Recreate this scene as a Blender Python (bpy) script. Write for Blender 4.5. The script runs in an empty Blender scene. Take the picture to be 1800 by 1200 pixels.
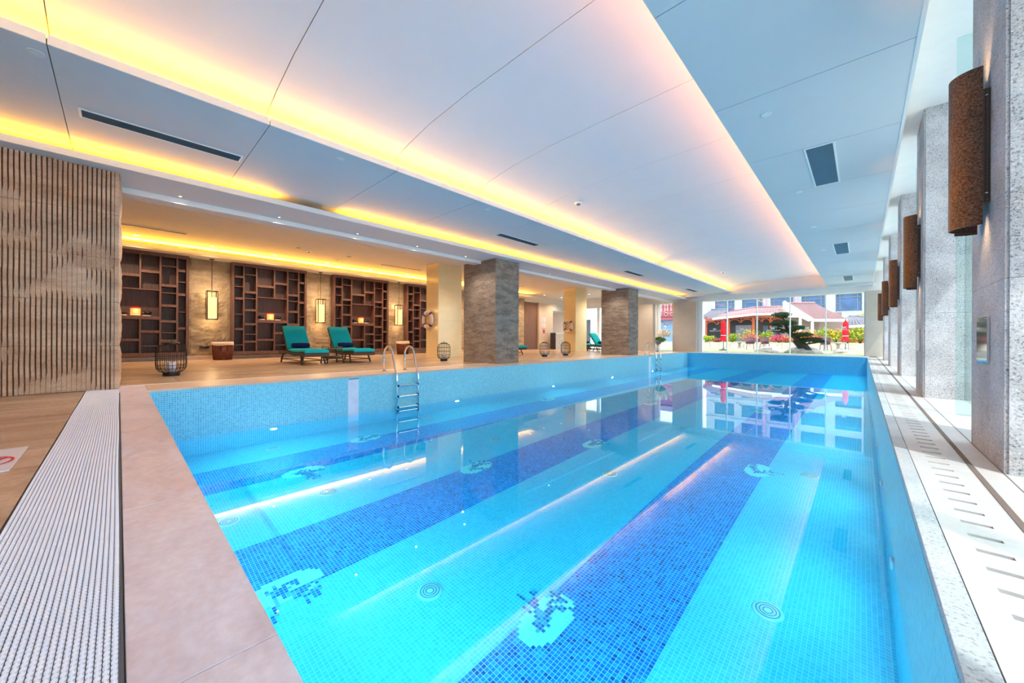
import bpy, math, random
from math import sin, cos, pi, radians as R
import numpy as np
random.seed(7)
rng = np.random.default_rng(11)
S = bpy.context.scene
COL = S.collection
PI = pi

# ------------------------------------------------------------------ camera
cd = bpy.data.cameras.new('camera')
cam = bpy.data.objects.new('camera', cd); COL.objects.link(cam)
cd.sensor_width = 36.0; cd.sensor_fit = 'HORIZONTAL'
cd.lens = 36.0 * 652.0 / 1800.0
cd.shift_y = -(600 - 594.4) / 1800.0
cd.clip_start = 0.02; cd.clip_end = 600
cam.location = (0, 0, 0.75)
from mathutils import Matrix, Vector
cam.rotation_euler = (Matrix.Rotation(R(43.33), 3, 'Z') @ Matrix.Rotation(R(90), 3, 'X') @ Matrix.Rotation(R(0.24), 3, 'Z')).to_euler()
S.camera = cam

# ------------------------------------------------------------------ sky, sun, exposure
S.view_settings.view_transform = 'Standard'
S.view_settings.look = 'None'
S.view_settings.gamma = 1.0
S.view_settings.use_curve_mapping = False
S.view_settings.exposure = 0.38
W = bpy.data.worlds.new('sky'); S.world = W; W.use_nodes = True
bg = W.node_tree.nodes['Background']
bg.inputs[0].default_value = (0.86, 0.94, 1.0, 1)
bg.inputs[1].default_value = 2.8
sd = bpy.data.lights.new('sun', 'SUN'); sd.energy = 3.0; sd.angle = R(1.0); sd.color = (1, .96, .9)
sun = bpy.data.objects.new('sun', sd); COL.objects.link(sun)
sun.rotation_euler = Vector((-0.42, 0.34, -0.84)).to_track_quat('-Z', 'Y').to_euler()

K_POOL = 29.0      # underwater lamps, real and added fill, each (W)
K_DOWN = 90.0      # ceiling downlights, each (W)
K_COVE = 19.0      # cove LED, W per metre
K_LOUNGE = 300.0

# ------------------------------------------------------------------ helpers
def lin(r, g, b):
    f = lambda c: (c/255/12.92) if c/255 <= .04045 else ((c/255+.055)/1.055)**2.4
    return (f(r), f(g), f(b), 1)

class MB:
    def __init__(s): s.v = []; s.f = []; s.m = []; s.mi = 0; s.sm = []
    def add(s, vs, fs, smooth=False):
        o = len(s.v); s.v.extend([tuple(p) for p in vs])
        for f in fs: s.f.append(tuple(i+o for i in f)); s.m.append(s.mi); s.sm.append(smooth)
        return s
    def box(s, x0, x1, y0, y1, z0, z1, c=0.0):
        if x0 > x1: x0, x1 = x1, x0
        if y0 > y1: y0, y1 = y1, y0
        if c <= 0:
            vs = [(x0,y0,z0),(x1,y0,z0),(x1,y1,z0),(x0,y1,z0),(x0,y0,z1),(x1,y0,z1),(x1,y1,z1),(x0,y1,z1)]
            return s.add(vs, [(0,3,2,1),(4,5,6,7),(0,1,5,4),(1,2,6,5),(2,3,7,6),(3,0,4,7)])
        # chamfered top edges
        vs = [(x0,y0,z0),(x1,y0,z0),(x1,y1,z0),(x0,y1,z0),(x0,y0,z1-c),(x1,y0,z1-c),(x1,y1,z1-c),(x0,y1,z1-c),
              (x0+c,y0+c,z1),(x1-c,y0+c,z1),(x1-c,y1-c,z1),(x0+c,y1-c,z1)]
        return s.add(vs, [(0,3,2,1),(8,9,10,11),(0,1,5,4),(1,2,6,5),(2,3,7,6),(3,0,4,7),(4,5,9,8),(5,6,10,9),(6,7,11,10),(7,4,8,11)])
    def obox(s, c, ax, ay, az):
        c = Vector(c); ax = Vector(ax); ay = Vector(ay); az = Vector(az)
        vs = [c+sx*ax+sy*ay+sz*az for sz in (-1,1) for sx,sy in ((-1,-1),(1,-1),(1,1),(-1,1))]
        return s.add(vs, [(0,3,2,1),(4,5,6,7),(0,1,5,4),(1,2,6,5),(2,3,7,6),(3,0,4,7)])
    def bar(s, p, q, w, h, up=(0,0,1)):
        p = Vector(p); q = Vector(q); d = q-p; u = Vector(up)
        sd_ = d.cross(u)
        if sd_.length < 1e-6: sd_ = d.cross(Vector((1,0,0)))
        sd_.normalize(); u2 = sd_.cross(d).normalized()
        return s.obox((p+q)/2, d/2, sd_*w/2, u2*h/2)
    def tube(s, pts, r, n=8, cap=True, closed=False):
        pts = [Vector(p) for p in pts]; N = len(pts); rs = r if isinstance(r, (list,tuple)) else [r]*N
        T = []
        for i in range(N):
            a = pts[(i-1) % N] if (closed or i > 0) else pts[i]
            b = pts[(i+1) % N] if (closed or i < N-1) else pts[i]
            T.append((b-a).normalized())
        ref = Vector((0,0,1)) if abs(T[0].z) < .9 else Vector((1,0,0))
        u = (ref - T[0]*ref.dot(T[0])).normalized()
        vs = []
        for i in range(N):
            u = (u - T[i]*u.dot(T[i]))
            u.normalize(); w = T[i].cross(u)
            for k in range(n):
                a = 2*PI*k/n
                vs.append(pts[i] + (u*cos(a)+w*sin(a))*rs[i])
        fs = []
        for i in range(N if closed else N-1):
            j = (i+1) % N
            for k in range(n):
                l = (k+1) % n
                fs.append((i*n+k, i*n+l, j*n+l, j*n+k))
        s.add(vs, fs, True)
        if cap and not closed:
            o = len(s.v)-len(vs)
            s.f.append(tuple(o+k for k in reversed(range(n)))); s.m.append(s.mi); s.sm.append(False)
            s.f.append(tuple(o+(N-1)*n+k for k in range(n))); s.m.append(s.mi); s.sm.append(False)
        return s
    def lathe(s, prof, c=(0,0,0), n=20, sx=1, sy=1, smooth=True):
        vs = [(c[0]+r*cos(2*PI*k/n)*sx, c[1]+r*sin(2*PI*k/n)*sy, c[2]+z) for r, z in prof for k in range(n)]
        fs = [(i*n+k, i*n+(k+1) % n, (i+1)*n+(k+1) % n, (i+1)*n+k) for i in range(len(prof)-1) for k in range(n)]
        return s.add(vs, fs, smooth)
    def prism(s, poly, a0, a1, axis='y', smooth=False):
        n = len(poly)
        mk = {'y': lambda p, a: (p[0], a, p[1]), 'x': lambda p, a: (a, p[0], p[1]), 'z': lambda p, a: (p[0], p[1], a)}[axis]
        vs = [mk(p, a0) for p in poly]+[mk(p, a1) for p in poly]
        fs = [(i, (i+1) % n, n+(i+1) % n, n+i) for i in range(n)]
        s.add(vs, fs, smooth)
        s.add(vs, [tuple(range(n))[::-1], tuple(range(n, 2*n))])
        return s
    def build(s, name, mat, parent=None, kind=None, label=None, bevel=0):
        me = bpy.data.meshes.new(name)
        o = Vector((0,0,0)); p = parent
        while p is not None: o += p.location; p = p.parent
        me.from_pydata([(x-o.x, y-o.y, z-o.z) for x, y, z in s.v], [], s.f)
        mats = mat if isinstance(mat, (list, tuple)) else [mat]
        for m in mats: me.materials.append(m)
        me.polygons.foreach_set('material_index', s.m)
        me.polygons.foreach_set('use_smooth', s.sm)
        me.update()
        ob = bpy.data.objects.new(name, me); COL.objects.link(ob)
        if parent is not None: ob.parent = parent
        if kind: ob['kind'] = kind
        if label: ob['label'] = label
        if bevel:
            b = ob.modifiers.new('bevel', 'BEVEL'); b.width = bevel; b.segments = 2; b.limit_method = 'ANGLE'
        return ob

def tag(o, label, cat, group=None):
    o['label'] = label; o['category'] = cat
    if group: o['group'] = group
    return o
def thing(name, label, cat, loc=(0,0,0), group=None):
    o = bpy.data.objects.new(name, None); COL.objects.link(o); o.location = loc
    o.empty_display_size = .1
    return tag(o, label, cat, group)
def struct(o): o['kind'] = 'structure'; return o
def semp(name, loc=(0,0,0)):
    o = bpy.data.objects.new(name, None); COL.objects.link(o); o.location = loc; o['kind'] = 'structure'; return o
def copy_tree(o, parent=None):
    c = o.copy(); COL.objects.link(c); c.parent = parent
    for ch in list(o.children): copy_tree(ch, c)
    return c
def inst(name, src, loc, parent=None, rz=0, scale=None):
    o = bpy.data.objects.new(name, src.data); COL.objects.link(o)
    if parent is not None: o.parent = parent
    o.location = loc; o.rotation_euler.z = rz
    if scale: o.scale = scale
    return o
def ordn(i): return ['first','second','third','fourth','fifth','sixth','seventh','eighth','ninth','tenth','eleventh','twelfth','thirteenth','fourteenth'][i]

# ------------------------------------------------------------------ materials
class N:
    """tiny node-graph helper"""
    def __init__(s, name):
        s.m = bpy.data.materials.new(name); s.m.use_nodes = True
        s.t = s.m.node_tree; s.b = s.t.nodes.get('Principled BSDF'); s.out = s.t.nodes.get('Material Output')
    def n(s, typ, **kw):
        nd = s.t.nodes.new('ShaderNode'+typ)
        for k, v in kw.items():
            if k.startswith('i_'): nd.inputs[k[2:].replace('_', ' ')].default_value = v
            else: setattr(nd, k, v)
        return nd
    def l(s, a, b): s.t.links.new(a, b)
    def math(s, op, a, b=None, c=None):
        nd = s.n('Math', operation=op)
        for i, x in enumerate((a, b, c)):
            if x is None: continue
            if isinstance(x, (int, float)): nd.inputs[i].default_value = x
            else: s.l(x, nd.inputs[i])
        return nd.outputs[0]
    def mix(s, fac, a, b, mode='MIX'):
        nd = s.n('Mix', data_type='RGBA', blend_type=mode)
        for k, x in ((0, fac), (6, a), (7, b)):
            if isinstance(x, (int, float)): nd.inputs[k].default_value = x
            elif isinstance(x, tuple): nd.inputs[k].default_value = x
            else: s.l(x, nd.inputs[k])
        return nd.outputs[2]
    def ramp(s, fac, stops, interp='LINEAR'):
        nd = s.n('ValToRGB'); s.l(fac, nd.inputs[0]); nd.color_ramp.interpolation = interp
        e = nd.color_ramp.elements
        while len(e) < len(stops): e.new(.5)
        for el, (p, c) in zip(e, stops): el.position = p; el.color = c
        return nd.outputs[0]
    def noise(s, vec, scale, detail=4, rough=.55, dist=0):
        nd = s.n('TexNoise'); nd.inputs['Scale'].default_value = scale; nd.inputs['Detail'].default_value = detail
        nd.inputs['Roughness'].default_value = rough; nd.inputs['Distortion'].default_value = dist
        if vec is not None: s.l(vec, nd.inputs['Vector'])
        return nd.outputs[0]
    def pos(s): return s.n('NewGeometry').outputs['Position']
    def objc(s): return s.n('TexCoord').outputs['Object']
    def mapv(s, vec, scale=(1,1,1), rot=(0,0,0)):
        nd = s.n('Mapping'); nd.inputs['Scale'].default_value = scale; nd.inputs['Rotation'].default_value = rot
        s.l(vec, nd.inputs['Vector']); return nd.outputs[0]
    def bump(s, h, strength=.3, dist=.01):
        nd = s.n('Bump'); nd.inputs['Strength'].default_value = strength; nd.inputs['Distance'].default_value = dist
        s.l(h, nd.inputs['Height']); s.l(nd.outputs[0], s.b.inputs['Normal'])
    def col(s, c):
        if isinstance(c, tuple): s.b.inputs['Base Color'].default_value = c
        else: s.l(c, s.b.inputs['Base Color'])
    def set(s, rough=.5, metal=0, spec=.5, **kw):
        s.b.inputs['Roughness'].default_value = rough; s.b.inputs['Metallic'].default_value = metal
        s.b.inputs['Specular IOR Level'].default_value = spec
        for k, v in kw.items(): s.b.inputs[k].default_value = v
        return s.m

def plain(name, c, rough=.5, metal=0, spec=.5, var=.06, scale=6):
    g = N(name); nz = g.noise(g.objc(), scale, 3)
    lo = tuple(x*(1-var) for x in c[:3])+(1,); hi = tuple(min(1, x*(1+var)) for x in c[:3])+(1,)
    g.col(g.ramp(nz, [(.3, lo), (.7, hi)])); return g.set(rough, metal, spec)
def emis(name, c, strength):
    g = N(name); g.col((c[0], c[1], c[2], 1)); g.b.inputs['Emission Color'].default_value = (c[0], c[1], c[2], 1)
    g.b.inputs['Emission Strength'].default_value = strength; return g.set(.6)

def mosaic(name, axes, size, stops, grout, gw=.09, rough=.35, patch=0):
    """square glass mosaic; axes = which two of xyz run along the surface"""
    g = N(name); sp = g.n('SeparateXYZ'); g.l(g.pos(), sp.inputs[0])
    u = g.math('DIVIDE', sp.outputs[axes[0]], size); v = g.math('DIVIDE', sp.outputs[axes[1]], size)
    fu = g.math('FRACT', u); fv = g.math('FRACT', v)
    du = g.math('ABSOLUTE', g.math('SUBTRACT', fu, .5)); dv = g.math('ABSOLUTE', g.math('SUBTRACT', fv, .5))
    d = g.math('MAXIMUM', du, dv)
    gm = g.math('GREATER_THAN', d, .5-gw)
    cb = g.n('CombineXYZ'); g.l(g.math('FLOOR', u), cb.inputs[0]); g.l(g.math('FLOOR', v), cb.inputs[1])
    wn = g.n('TexWhiteNoise', noise_dimensions='3D'); g.l(cb.outputs[0], wn.inputs['Vector'])
    c = g.ramp(wn.outputs['Value'], stops, 'CONSTANT' if len(stops) > 2 else 'LINEAR')
    g.col(g.mix(gm, c, grout)); return g.set(rough)

M = {}
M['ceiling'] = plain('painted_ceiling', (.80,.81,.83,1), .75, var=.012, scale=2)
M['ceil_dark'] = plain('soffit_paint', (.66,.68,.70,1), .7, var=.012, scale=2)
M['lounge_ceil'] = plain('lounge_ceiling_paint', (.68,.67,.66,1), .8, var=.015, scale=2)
M['white'] = plain('white_paint', (.82,.82,.82,1), .5, var=.02)
M['gloss_white'] = plain('gloss_white_strip', (.85,.85,.85,1), .18, var=.01)
M['joint'] = plain('dark_joint', (.16,.17,.19,1), .8)
M['joint_pale'] = plain('ceiling_joint', (.34,.36,.39,1), .8)
M['dark'] = plain('vent_dark', lin(48,60,72), .5)
M['black'] = plain('black_iron', lin(34,30,32), .45, .3)
M['chrome'] = plain('polished_steel', (.78,.79,.8,1), .12, 1.0, var=.02)
M['slat'] = plain('grey_slat', lin(96,116,134), .45)
M['cream'] = plain('cream_marble', lin(236,218,172), .12, 0, .5, .05, 1.3)
M['frame_white'] = plain('white_frame', (.86,.88,.88,1), .35, var=.01)
M['plaster'] = plain('beige_plaster', lin(205,186,170), .7, var=.03)
M['pier'] = plain('travertine_pier', lin(186,176,166), .45, var=.07, scale=1.6)
M['teal'] = plain('teal_fabric', lin(6,168,184), .85, 0, .2, .08, 40)
M['navy'] = plain('navy_fabric', lin(14,34,84), .85, 0, .2, .1, 40)
M['liner'] = plain('cloth_liner', lin(226,205,192), .9)
M['ring'] = plain('ring_white', lin(222,208,212), .5)
M['ringband'] = plain('maroon_band', lin(112,40,58), .6)
M['candle'] = plain('candle_wax', lin(205,200,222), .5)
M['red'] = plain('red_canvas', lin(226,30,48), .8, 0, .2, .12, 4)
M['plaque'] = plain('white_plaque', lin(228,222,234), .3)
M['redink'] = plain('red_ink', lin(205,24,60), .5)
M['ring_grey'] = plain('drain_slot_grey', lin(120,150,170), .5)
M['greyink'] = plain('grey_ink', lin(120,130,150), .6)
M['wax_dark'] = plain('dark_glaze', lin(22,14,26), .25)

def wood(name, c1, c2, rough=.45):
    g = N(name); v = g.mapv(g.objc(), (9, 9, .7)); n1 = g.noise(v, 3, 6, .6, .4)
    g.col(g.ramp(n1, [(.3, c1), (.7, c2)])); g.bump(n1, .1, .002); return g.set(rough)
M['wenge'] = wood('wenge_wood', lin(88,58,52), lin(118,82,72))
M['wenge_back'] = wood('wenge_back_panel', lin(80,58,56), lin(106,80,76))
M['door_wood'] = wood('door_wood', lin(104,74,60), lin(128,94,76))
M['redwood'] = wood('red_lacquer', lin(150,58,30), lin(190,84,44))

def granite(name, base, dark, light, scale=130, rough=.6, bumps=.25):
    g = N(name); p = g.pos()
    n1 = g.noise(p, scale, 2, .6); n2 = g.noise(p, 3, 3, .5); n3 = g.noise(p, scale*.45, 2, .7)
    c = g.ramp(n1, [(.32, dark), (.46, base), (.6, base), (.72, light)])
    c2 = g.mix(.22, c, g.ramp(n2, [(.35, dark), (.65, light)]))
    g.col(c2); g.bump(n3, bumps, .004); return g.set(rough)
M['granite'] = granite('speckled_granite', lin(196,192,196), lin(92,90,100), lin(242,240,244), 95)
M['coping_granite'] = granite('white_granite_coping', lin(190,196,204), lin(130,136,146), lin(218,222,228), 90, .7)

def splitface(name, a, b, c, vs=(6,6,6), fine=60, rough=.85, bs=.6):
    g = N(name); p = g.pos(); v = g.mapv(p, vs)
    n1 = g.noise(v, 1.0, 7, .68, .3); n2 = g.noise(p, fine, 3, .7); n3 = g.noise(g.mapv(p, (vs[0]*.3, vs[1]*.3, vs[2]*.5)), 1, 3)
    col = g.ramp(n1, [(.25, a), (.5, b), (.75, c)])
    col = g.mix(.45, col, g.ramp(n2, [(.36, a), (.64, c)]), 'MIX')
    col = g.mix(.25, col, g.ramp(n3, [(.4, a), (.6, c)]))
    g.col(col)
    h = g.math('ADD', g.math('MULTIPLY', n1, 1.0), g.math('MULTIPLY', n2, .35)); g.bump(h, bs, .03); return g.set(rough)
M['ribstone'] = splitface('ribbed_split_stone', lin(150,108,84), lin(214,172,142), lin(244,214,188), (4,4,9), 110, .9, .5)
M['colstone'] = splitface('split_face_granite', lin(78,64,56), lin(138,120,108), lin(186,172,160), (7,7,16), 75, .85, .8)
M['lounge_stone'] = splitface('lounge_rough_stone', lin(116,100,84), lin(172,152,128), lin(204,186,160), (3,3,7), 45, .9, .8)

def marble(name, c0, c1, c2, rough=.3, st=(1.5,.45,1), vein=.8):
    g = N(name); oi = g.n('ObjectInfo'); p = g.pos()
    off = g.n('VectorMath', operation='SCALE'); off.inputs['Scale'].default_value = 9.0
    cb = g.n('CombineXYZ'); g.l(oi.outputs['Random'], cb.inputs[0]); g.l(oi.outputs['Random'], cb.inputs[1]); g.l(cb.outputs[0], off.inputs[0])
    ad = g.n('VectorMath', operation='ADD'); g.l(p, ad.inputs[0]); g.l(off.outputs[0], ad.inputs[1])
    v = g.mapv(ad.outputs[0], st)
    n1 = g.noise(v, 2.2, 7, .6, 1.6); n2 = g.noise(ad.outputs[0], 30, 4, .6); n3 = g.noise(v, .9, 3, .5, .5)
    c = g.ramp(n1, [(.28, c0), (.45, c1), (.62, c2)])
    c = g.mix(.30, c, g.ramp(n2, [(.35, c0), (.65, c2)]))
    c = g.mix(.3*vein, c, g.ramp(n3, [(.3, c0), (.7, c2)]))
    tint = g.math('ADD', .93, g.math('MULTIPLY', oi.outputs['Random'], .12))
    vm = g.n('VectorMath', operation='SCALE'); g.l(c, vm.inputs[0]); g.l(tint, vm.inputs['Scale'])
    g.col(vm.outputs[0]); return g.set(rough)
M['floor'] = marble('travertine_floor', lin(138,100,76), lin(196,160,130), lin(218,190,166), .26, (1.6,.4,1), 1.0)
M['coping'] = marble('pinkish_marble_coping', lin(188,166,176), lin(220,210,228), lin(238,234,252), .32, (.8,1.4,1), 1.0)
M['coping_l'] = marble('lounge_side_coping', lin(196,160,140), lin(214,182,164), lin(226,200,184), .32, (1.2,.6,1))
M['deck_white'] = marble('pale_limestone', lin(196,190,192), lin(212,208,210), lin(222,219,222), .35, (1,1,1), .4)

T = .029
M['wall_mosaic_x'] = mosaic('pool_wall_mosaic_long', (1,2), T, [(0, lin(96,180,206)), (1, lin(124,206,226))], lin(170,226,236), .09)
M['wall_mosaic_y'] = mosaic('pool_wall_mosaic_end', (0,2), T, [(0, lin(22,152,214)), (1, lin(44,178,230))], lin(110,196,228), .09)
M['floor_mosaic'] = mosaic('pool_floor_mosaic', (0,1), T, [(0, lin(92,196,230)), (1, lin(112,212,242))], lin(160,232,248), .08)
M['lane_mosaic'] = mosaic('pool_lane_mosaic', (0,1), T, [(0, lin(0,112,214)), (.3, lin(8,128,226)), (.55, lin(0,90,194)), (.72, lin(40,156,236)), (.84, lin(4,58,150)), (.93, lin(0,124,220))], lin(140,214,246), .085)
M['motif_pale'] = mosaic('motif_pale_tiles', (0,1), T, [(0, lin(186,236,236)), (1, lin(206,246,240))], lin(220,250,250), .08)
M['motif_dark'] = mosaic('motif_dark_tiles', (0,1), T, [(0, lin(20,92,170)), (.4, lin(40,120,190)), (.7, lin(90,170,216))], lin(150,214,236), .08)

def glass(name, tint=(.93,.985,.975,1), ior=1.45):
    g = N(name); g.t.nodes.remove(g.b)
    tr = g.n('BsdfTransparent'); tr.inputs[0].default_value = tint
    gl = g.n('BsdfGlossy'); gl.inputs['Roughness'].default_value = 0.0
    ge = g.n('NewGeometry'); dt = g.n('VectorMath', operation='DOT_PRODUCT'); g.l(ge.outputs['Normal'], dt.inputs[0]); g.l(ge.outputs['Incoming'], dt.inputs[1])
    cs = g.math('ABSOLUTE', dt.outputs['Value']); f0 = ((ior-1)/(ior+1))**2
    fr = g.math('ADD', f0, g.math('MULTIPLY', 1-f0, g.math('POWER', g.math('SUBTRACT', 1.0, cs), 5.0)))
    mx = g.n('MixShader'); g.l(fr, mx.inputs[0]); g.l(tr.outputs[0], mx.inputs[1]); g.l(gl.outputs[0], mx.inputs[2])
    g.l(mx.outputs[0], g.out.inputs[0]); return g.m
M['glass'] = glass('clear_window_glass')
M['fin_glass'] = glass('greenish_fin_glass', (.87,.965,.955,1))
M['win_glass'] = plain('building_window_glass', lin(54,84,128), .12, 0, .5, .3, 1.2)
g = N('pool_water'); g.t.nodes.remove(g.b)
wg = g.n('BsdfGlass'); wg.inputs['IOR'].default_value = 1.333; wg.inputs['Roughness'].default_value = 0.0
va = g.n('VolumeAbsorption'); va.inputs['Color'].default_value = (.02,.90,.98,1); va.inputs['Density'].default_value = .85
g.l(wg.outputs[0], g.out.inputs['Surface']); g.l(va.outputs[0], g.out.inputs['Volume']); M['water'] = g.m

g = N('hammered_bronze'); n1 = g.noise(g.pos(), 85, 3, .6); n2 = g.noise(g.pos(), 5, 2)
g.col(g.mix(.5, g.ramp(n2, [(.3, lin(84,58,48)), (.7, lin(116,78,60))]), g.ramp(n1, [(.38, lin(50,40,38)), (.62, lin(138,116,104))]))); g.bump(n1, .55, .006); M['bronze'] = g.set(.4, .8)
def wicker(name, a, b, sc):
    g = N(name); w1 = g.n('TexWave', wave_type='BANDS', bands_direction='Z'); w1.inputs['Scale'].default_value = sc; w1.inputs['Distortion'].default_value = 1.5
    g.l(g.objc(), w1.inputs[0]); w2 = g.n('TexWave', wave_type='BANDS', bands_direction='X'); w2.inputs['Scale'].default_value = sc; g.l(g.objc(), w2.inputs[0])
    h = g.math('MULTIPLY', w1.outputs['Fac'], w2.outputs['Fac']); g.col(g.ramp(h, [(0, a), (.8, b)])); g.bump(h, .5, .004); return g.set(.6)
M['wicker'] = wicker('dark_wicker', lin(48,36,32), lin(92,74,66), 22)
M['basket'] = wicker('red_brown_wicker', lin(84,34,22), lin(140,70,44), 14)
M['lamp_shade'] = emis('lit_lamp_shade', (1.0,.66,.28), .78)
M['lamp_orange'] = emis('lit_orange_lantern', (1.0,.38,.12), .8)
M['lens'] = emis('downlight_lens', (1.0,.86,.66), 6.0)
M['lens_off'] = plain('downlight_frosted', (.86,.9,.94,1), .4, var=.01)
M['led'] = emis('cove_led', (1.0,.60,.10), 4.0)
M['roof_tile'] = plain('pinkish_roof_tile', lin(156,120,124), .8, 0, .3, .16, 9)
M['grey_tile'] = plain('grey_roof_tile', lin(124,118,130), .8, 0, .3, .16, 9)
M['facade'] = plain('white_facade', lin(164,162,176), .8, var=.03, scale=.6)
M['facade_pink'] = plain('pink_pilaster', lin(176,140,156), .8, var=.03)
M['carved_red'] = plain('red_window_lattice', lin(150,70,84), .7)
M['lawn'] = plain('lawn_grass', lin(158,166,122), .95, 0, .1, .3, 7)
M['terrace'] = plain('pale_terrace', lin(196,192,188), .8, var=.06)
M['rock'] = plain('garden_rock', lin(186,170,164), .9, var=.2, scale=3)
M['bark'] = plain('pine_bark', lin(58,54,58), .95, var=.4, scale=12)
M['pine'] = plain('pine_needles', lin(34,72,44), .8, 0, .2, .5, 18)
M['leaf_y'] = plain('yellow_green_leaf', lin(176,184,40), .7, 0, .2, .35, 20)
M['leaf_g'] = plain('green_leaf', lin(106,140,60), .7, 0, .2, .35, 20)
M['leaf_m'] = plain('magenta_leaf', lin(196,66,110), .7, 0, .2, .3, 20)
M['leaf_o'] = plain('orange_leaf', lin(220,130,70), .7, 0, .2, .3, 20)
M['petal'] = plain('white_petal', lin(246,240,230), .7, 0, .2, .05, 20)
M['rattan'] = plain('rattan_outdoor', lin(120,88,96), .7)
M['board'] = plain('outlet_plate', lin(62,54,48), .5)
M['marble_counter'] = marble('counter_marble', lin(120,104,98), lin(220,212,206), lin(240,236,232), .2, (3,3,5))
M['charcoal'] = plain('charcoal_panel', lin(52,48,54), .4)
M['bluegrey'] = plain('blue_grey_panel', lin(108,136,170), .5)

def lamp(name, kind, loc, energy, color=(1,1,1), parent=None, **kw):
    ld = bpy.data.lights.new(name, kind); ld.energy = energy; ld.color = color
    for k, v in kw.items(): setattr(ld, k, v)
    o = bpy.data.objects.new(name, ld); COL.objects.link(o); o.location = loc
    if parent is not None:
        o.parent = parent
        b = Vector((0,0,0)); p = parent
        while p is not None: b += p.location; p = p.parent
        o.location = Vector(loc)-b
    return o

# ================================================================== THE SETTING
PXL, PXR, PY0, PY1 = -7.27, 0.165, 0.28, 22.4      # pool inner faces
WZ = -0.77; FZ = -1.74                              # water level, pool floor
ZS, ZB, ZL = 3.30, 3.10, 3.60                       # soffit, beam, lounge ceiling
XA, XB, XC, XD = -5.18, -7.52, -1.21, 0.36
XW = -16.1                                          # lounge wall
Y0, Y1 = -6.5, 23.4

floor = MB()
floor.box(XW-.3, PXL-.25, Y0, 24.0, -.3, -.014)
floor.box(PXL-.25, 1.3, Y0, PY0-.2, -.3, -.014)
floor.box(PXR+.2, 1.3, PY0-.2, 24.0, -.3, -.014)
floor.box(PXL-.25, PXR+.2, PY1+.2, 24.0, -.3, -.014)
floor = struct(floor.build('floor', M['joint']))
def tiles(x0, x1, y0, y1, tx, ty, m, name='tile', gap=.004, parent=floor, zt=0.0, skip=None, th=.014):
    nx = max(1, round((x1-x0)/tx)); ny = max(1, round((y1-y0)/ty)); dx = (x1-x0)/nx; dy = (y1-y0)/ny
    src = None
    for i in range(nx):
        for j in range(ny):
            cx = x0+(i+.5)*dx; cy = y0+(j+.5)*dy
            if skip and skip(cx, cy): continue
            if src is None:
                b = MB(); b.box(-dx/2+gap/2, dx/2-gap/2, -dy/2+gap/2, dy/2-gap/2, -th, 0, .0015)
                src = b.build(name, m); src.location = (cx, cy, zt); src.parent = parent
            else: inst(name, src, (cx, cy, zt), parent)
tiles(XW+.02, -8.19, -1.1, 23.2, 1.3, .9, M['floor'])
tiles(-7.74, 1.0, -1.21, -.312, 1.25, .9, M['floor'])
tiles(.585, 1.06, -1.2, 23.2, .48, 1.22, M['deck_white'])
# lounge-side coping, trim line, near coping, far coping
tc = semp('trim_1', (0,0,0))
tiles(-8.14, PXL, .28, 23.2, .9, 1.25, M['coping_l'], 'coping_slab', .004, tc, 0, None, .034)
tiles(-8.14, PXL, .0, .28, .9, .28, M['coping'], 'coping_slab', .003, tc, 0, None, .034)
b = MB(); b.box(-8.19, -8.14, .02, 23.2, -.014, .002); b.build('strip', M['white'], tc)
tn = semp('trim_2', (0,0,0))
tiles(PXL, PXR, .012, PY0, 1.2, .3, M['coping'], 'coping_slab', .003, tn, 0, None, .034)
tf = semp('trim_3', (0,0,0))
tiles(PXL, PXR, PY1, 23.2, 1.2, .8, M['deck_white'], 'coping_slab', .003, tf, 0, None, .034)
tr = semp('trim_4', (0,0,0))
tiles(PXR, .232, .0, 23.2, .07, 1.8, M['coping_granite'], 'coping_slab', .003, tr, 0, None, .034)
# slotted gutter cover on the window side
def slotted(y0, n=9, p=.147):
    b = MB(); x0, x1, s0, s1, h = .2335, .462, .30, .385, .028
    y1 = y0+n*p
    b.box(x0, s0, y0, y1, -.02, 0); b.box(s1, x1, y0, y1, -.02, 0)
    for k in range(n): b.box(s0, s1, y0+k*p+h, y0+(k+1)*p, -.02, 0)
    for k in range(n): b.box(s0, s1, y0+k*p, y0+k*p+h, -.02, -.016)
    b.m = [0]*(len(b.f)-6*n)+[1]*(6*n)
    return b
L9 = .147*9
gsrc = slotted(0).build('gutter_cover', [M['deck_white'], M['joint']], tr)
gsrc.location = (0, -.55, 0)
for k in range(1, 17): inst('gutter_cover', gsrc, (0, -.55+k*L9, 0), tr)
b = MB(); b.box(.468, .582, -.6, 23.2, -.014, -.002); b.build('sill_strip', M['deck_white'], tr)
b = MB(); b.box(.462, .486, -.6, 23.2, -.02, .003); b.build('groove', plain('brown_sealant', lin(120,104,98), .8), tr)

# pool shell
ps = semp('wall_pool', (0,0,0))
b = MB(); b.box(PXL-.25, PXL, PY0-.25, PY1+.25, -2.0, -.034); b.build('long_side', M['wall_mosaic_x'], ps)
b = MB(); b.box(PXR, PXR+.2, PY0-.25, PY1+.25, -2.0, -.034); b.build('window_side', M['wall_mosaic_x'], ps)
b = MB(); b.box(PXL, PXR, PY0-.25, PY0, -2.0, -.034); b.build('near_end', M['wall_mosaic_y'], ps)
b = MB(); b.box(PXL, PXR, PY1, PY1+.25, -2.0, -.034); b.build('far_end', M['wall_mosaic_y'], ps)
pf = MB(); pf.box(PXL, PXR, PY0, PY1, FZ-.2, FZ); pf = struct(pf.build('floor_pool', M['floor_mosaic']))
LANES = [-1.36, -3.66, -5.95]; LW = .43
for c in LANES:
    a0 = math.floor((c-LW)/T)*T; a1 = math.floor((c+LW)/T)*T
    b = MB(); b.box(a0, a1, PY0+.03, PY1, FZ-.01, FZ+.002); b.build('lane_band', M['lane_mosaic'], pf)
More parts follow.
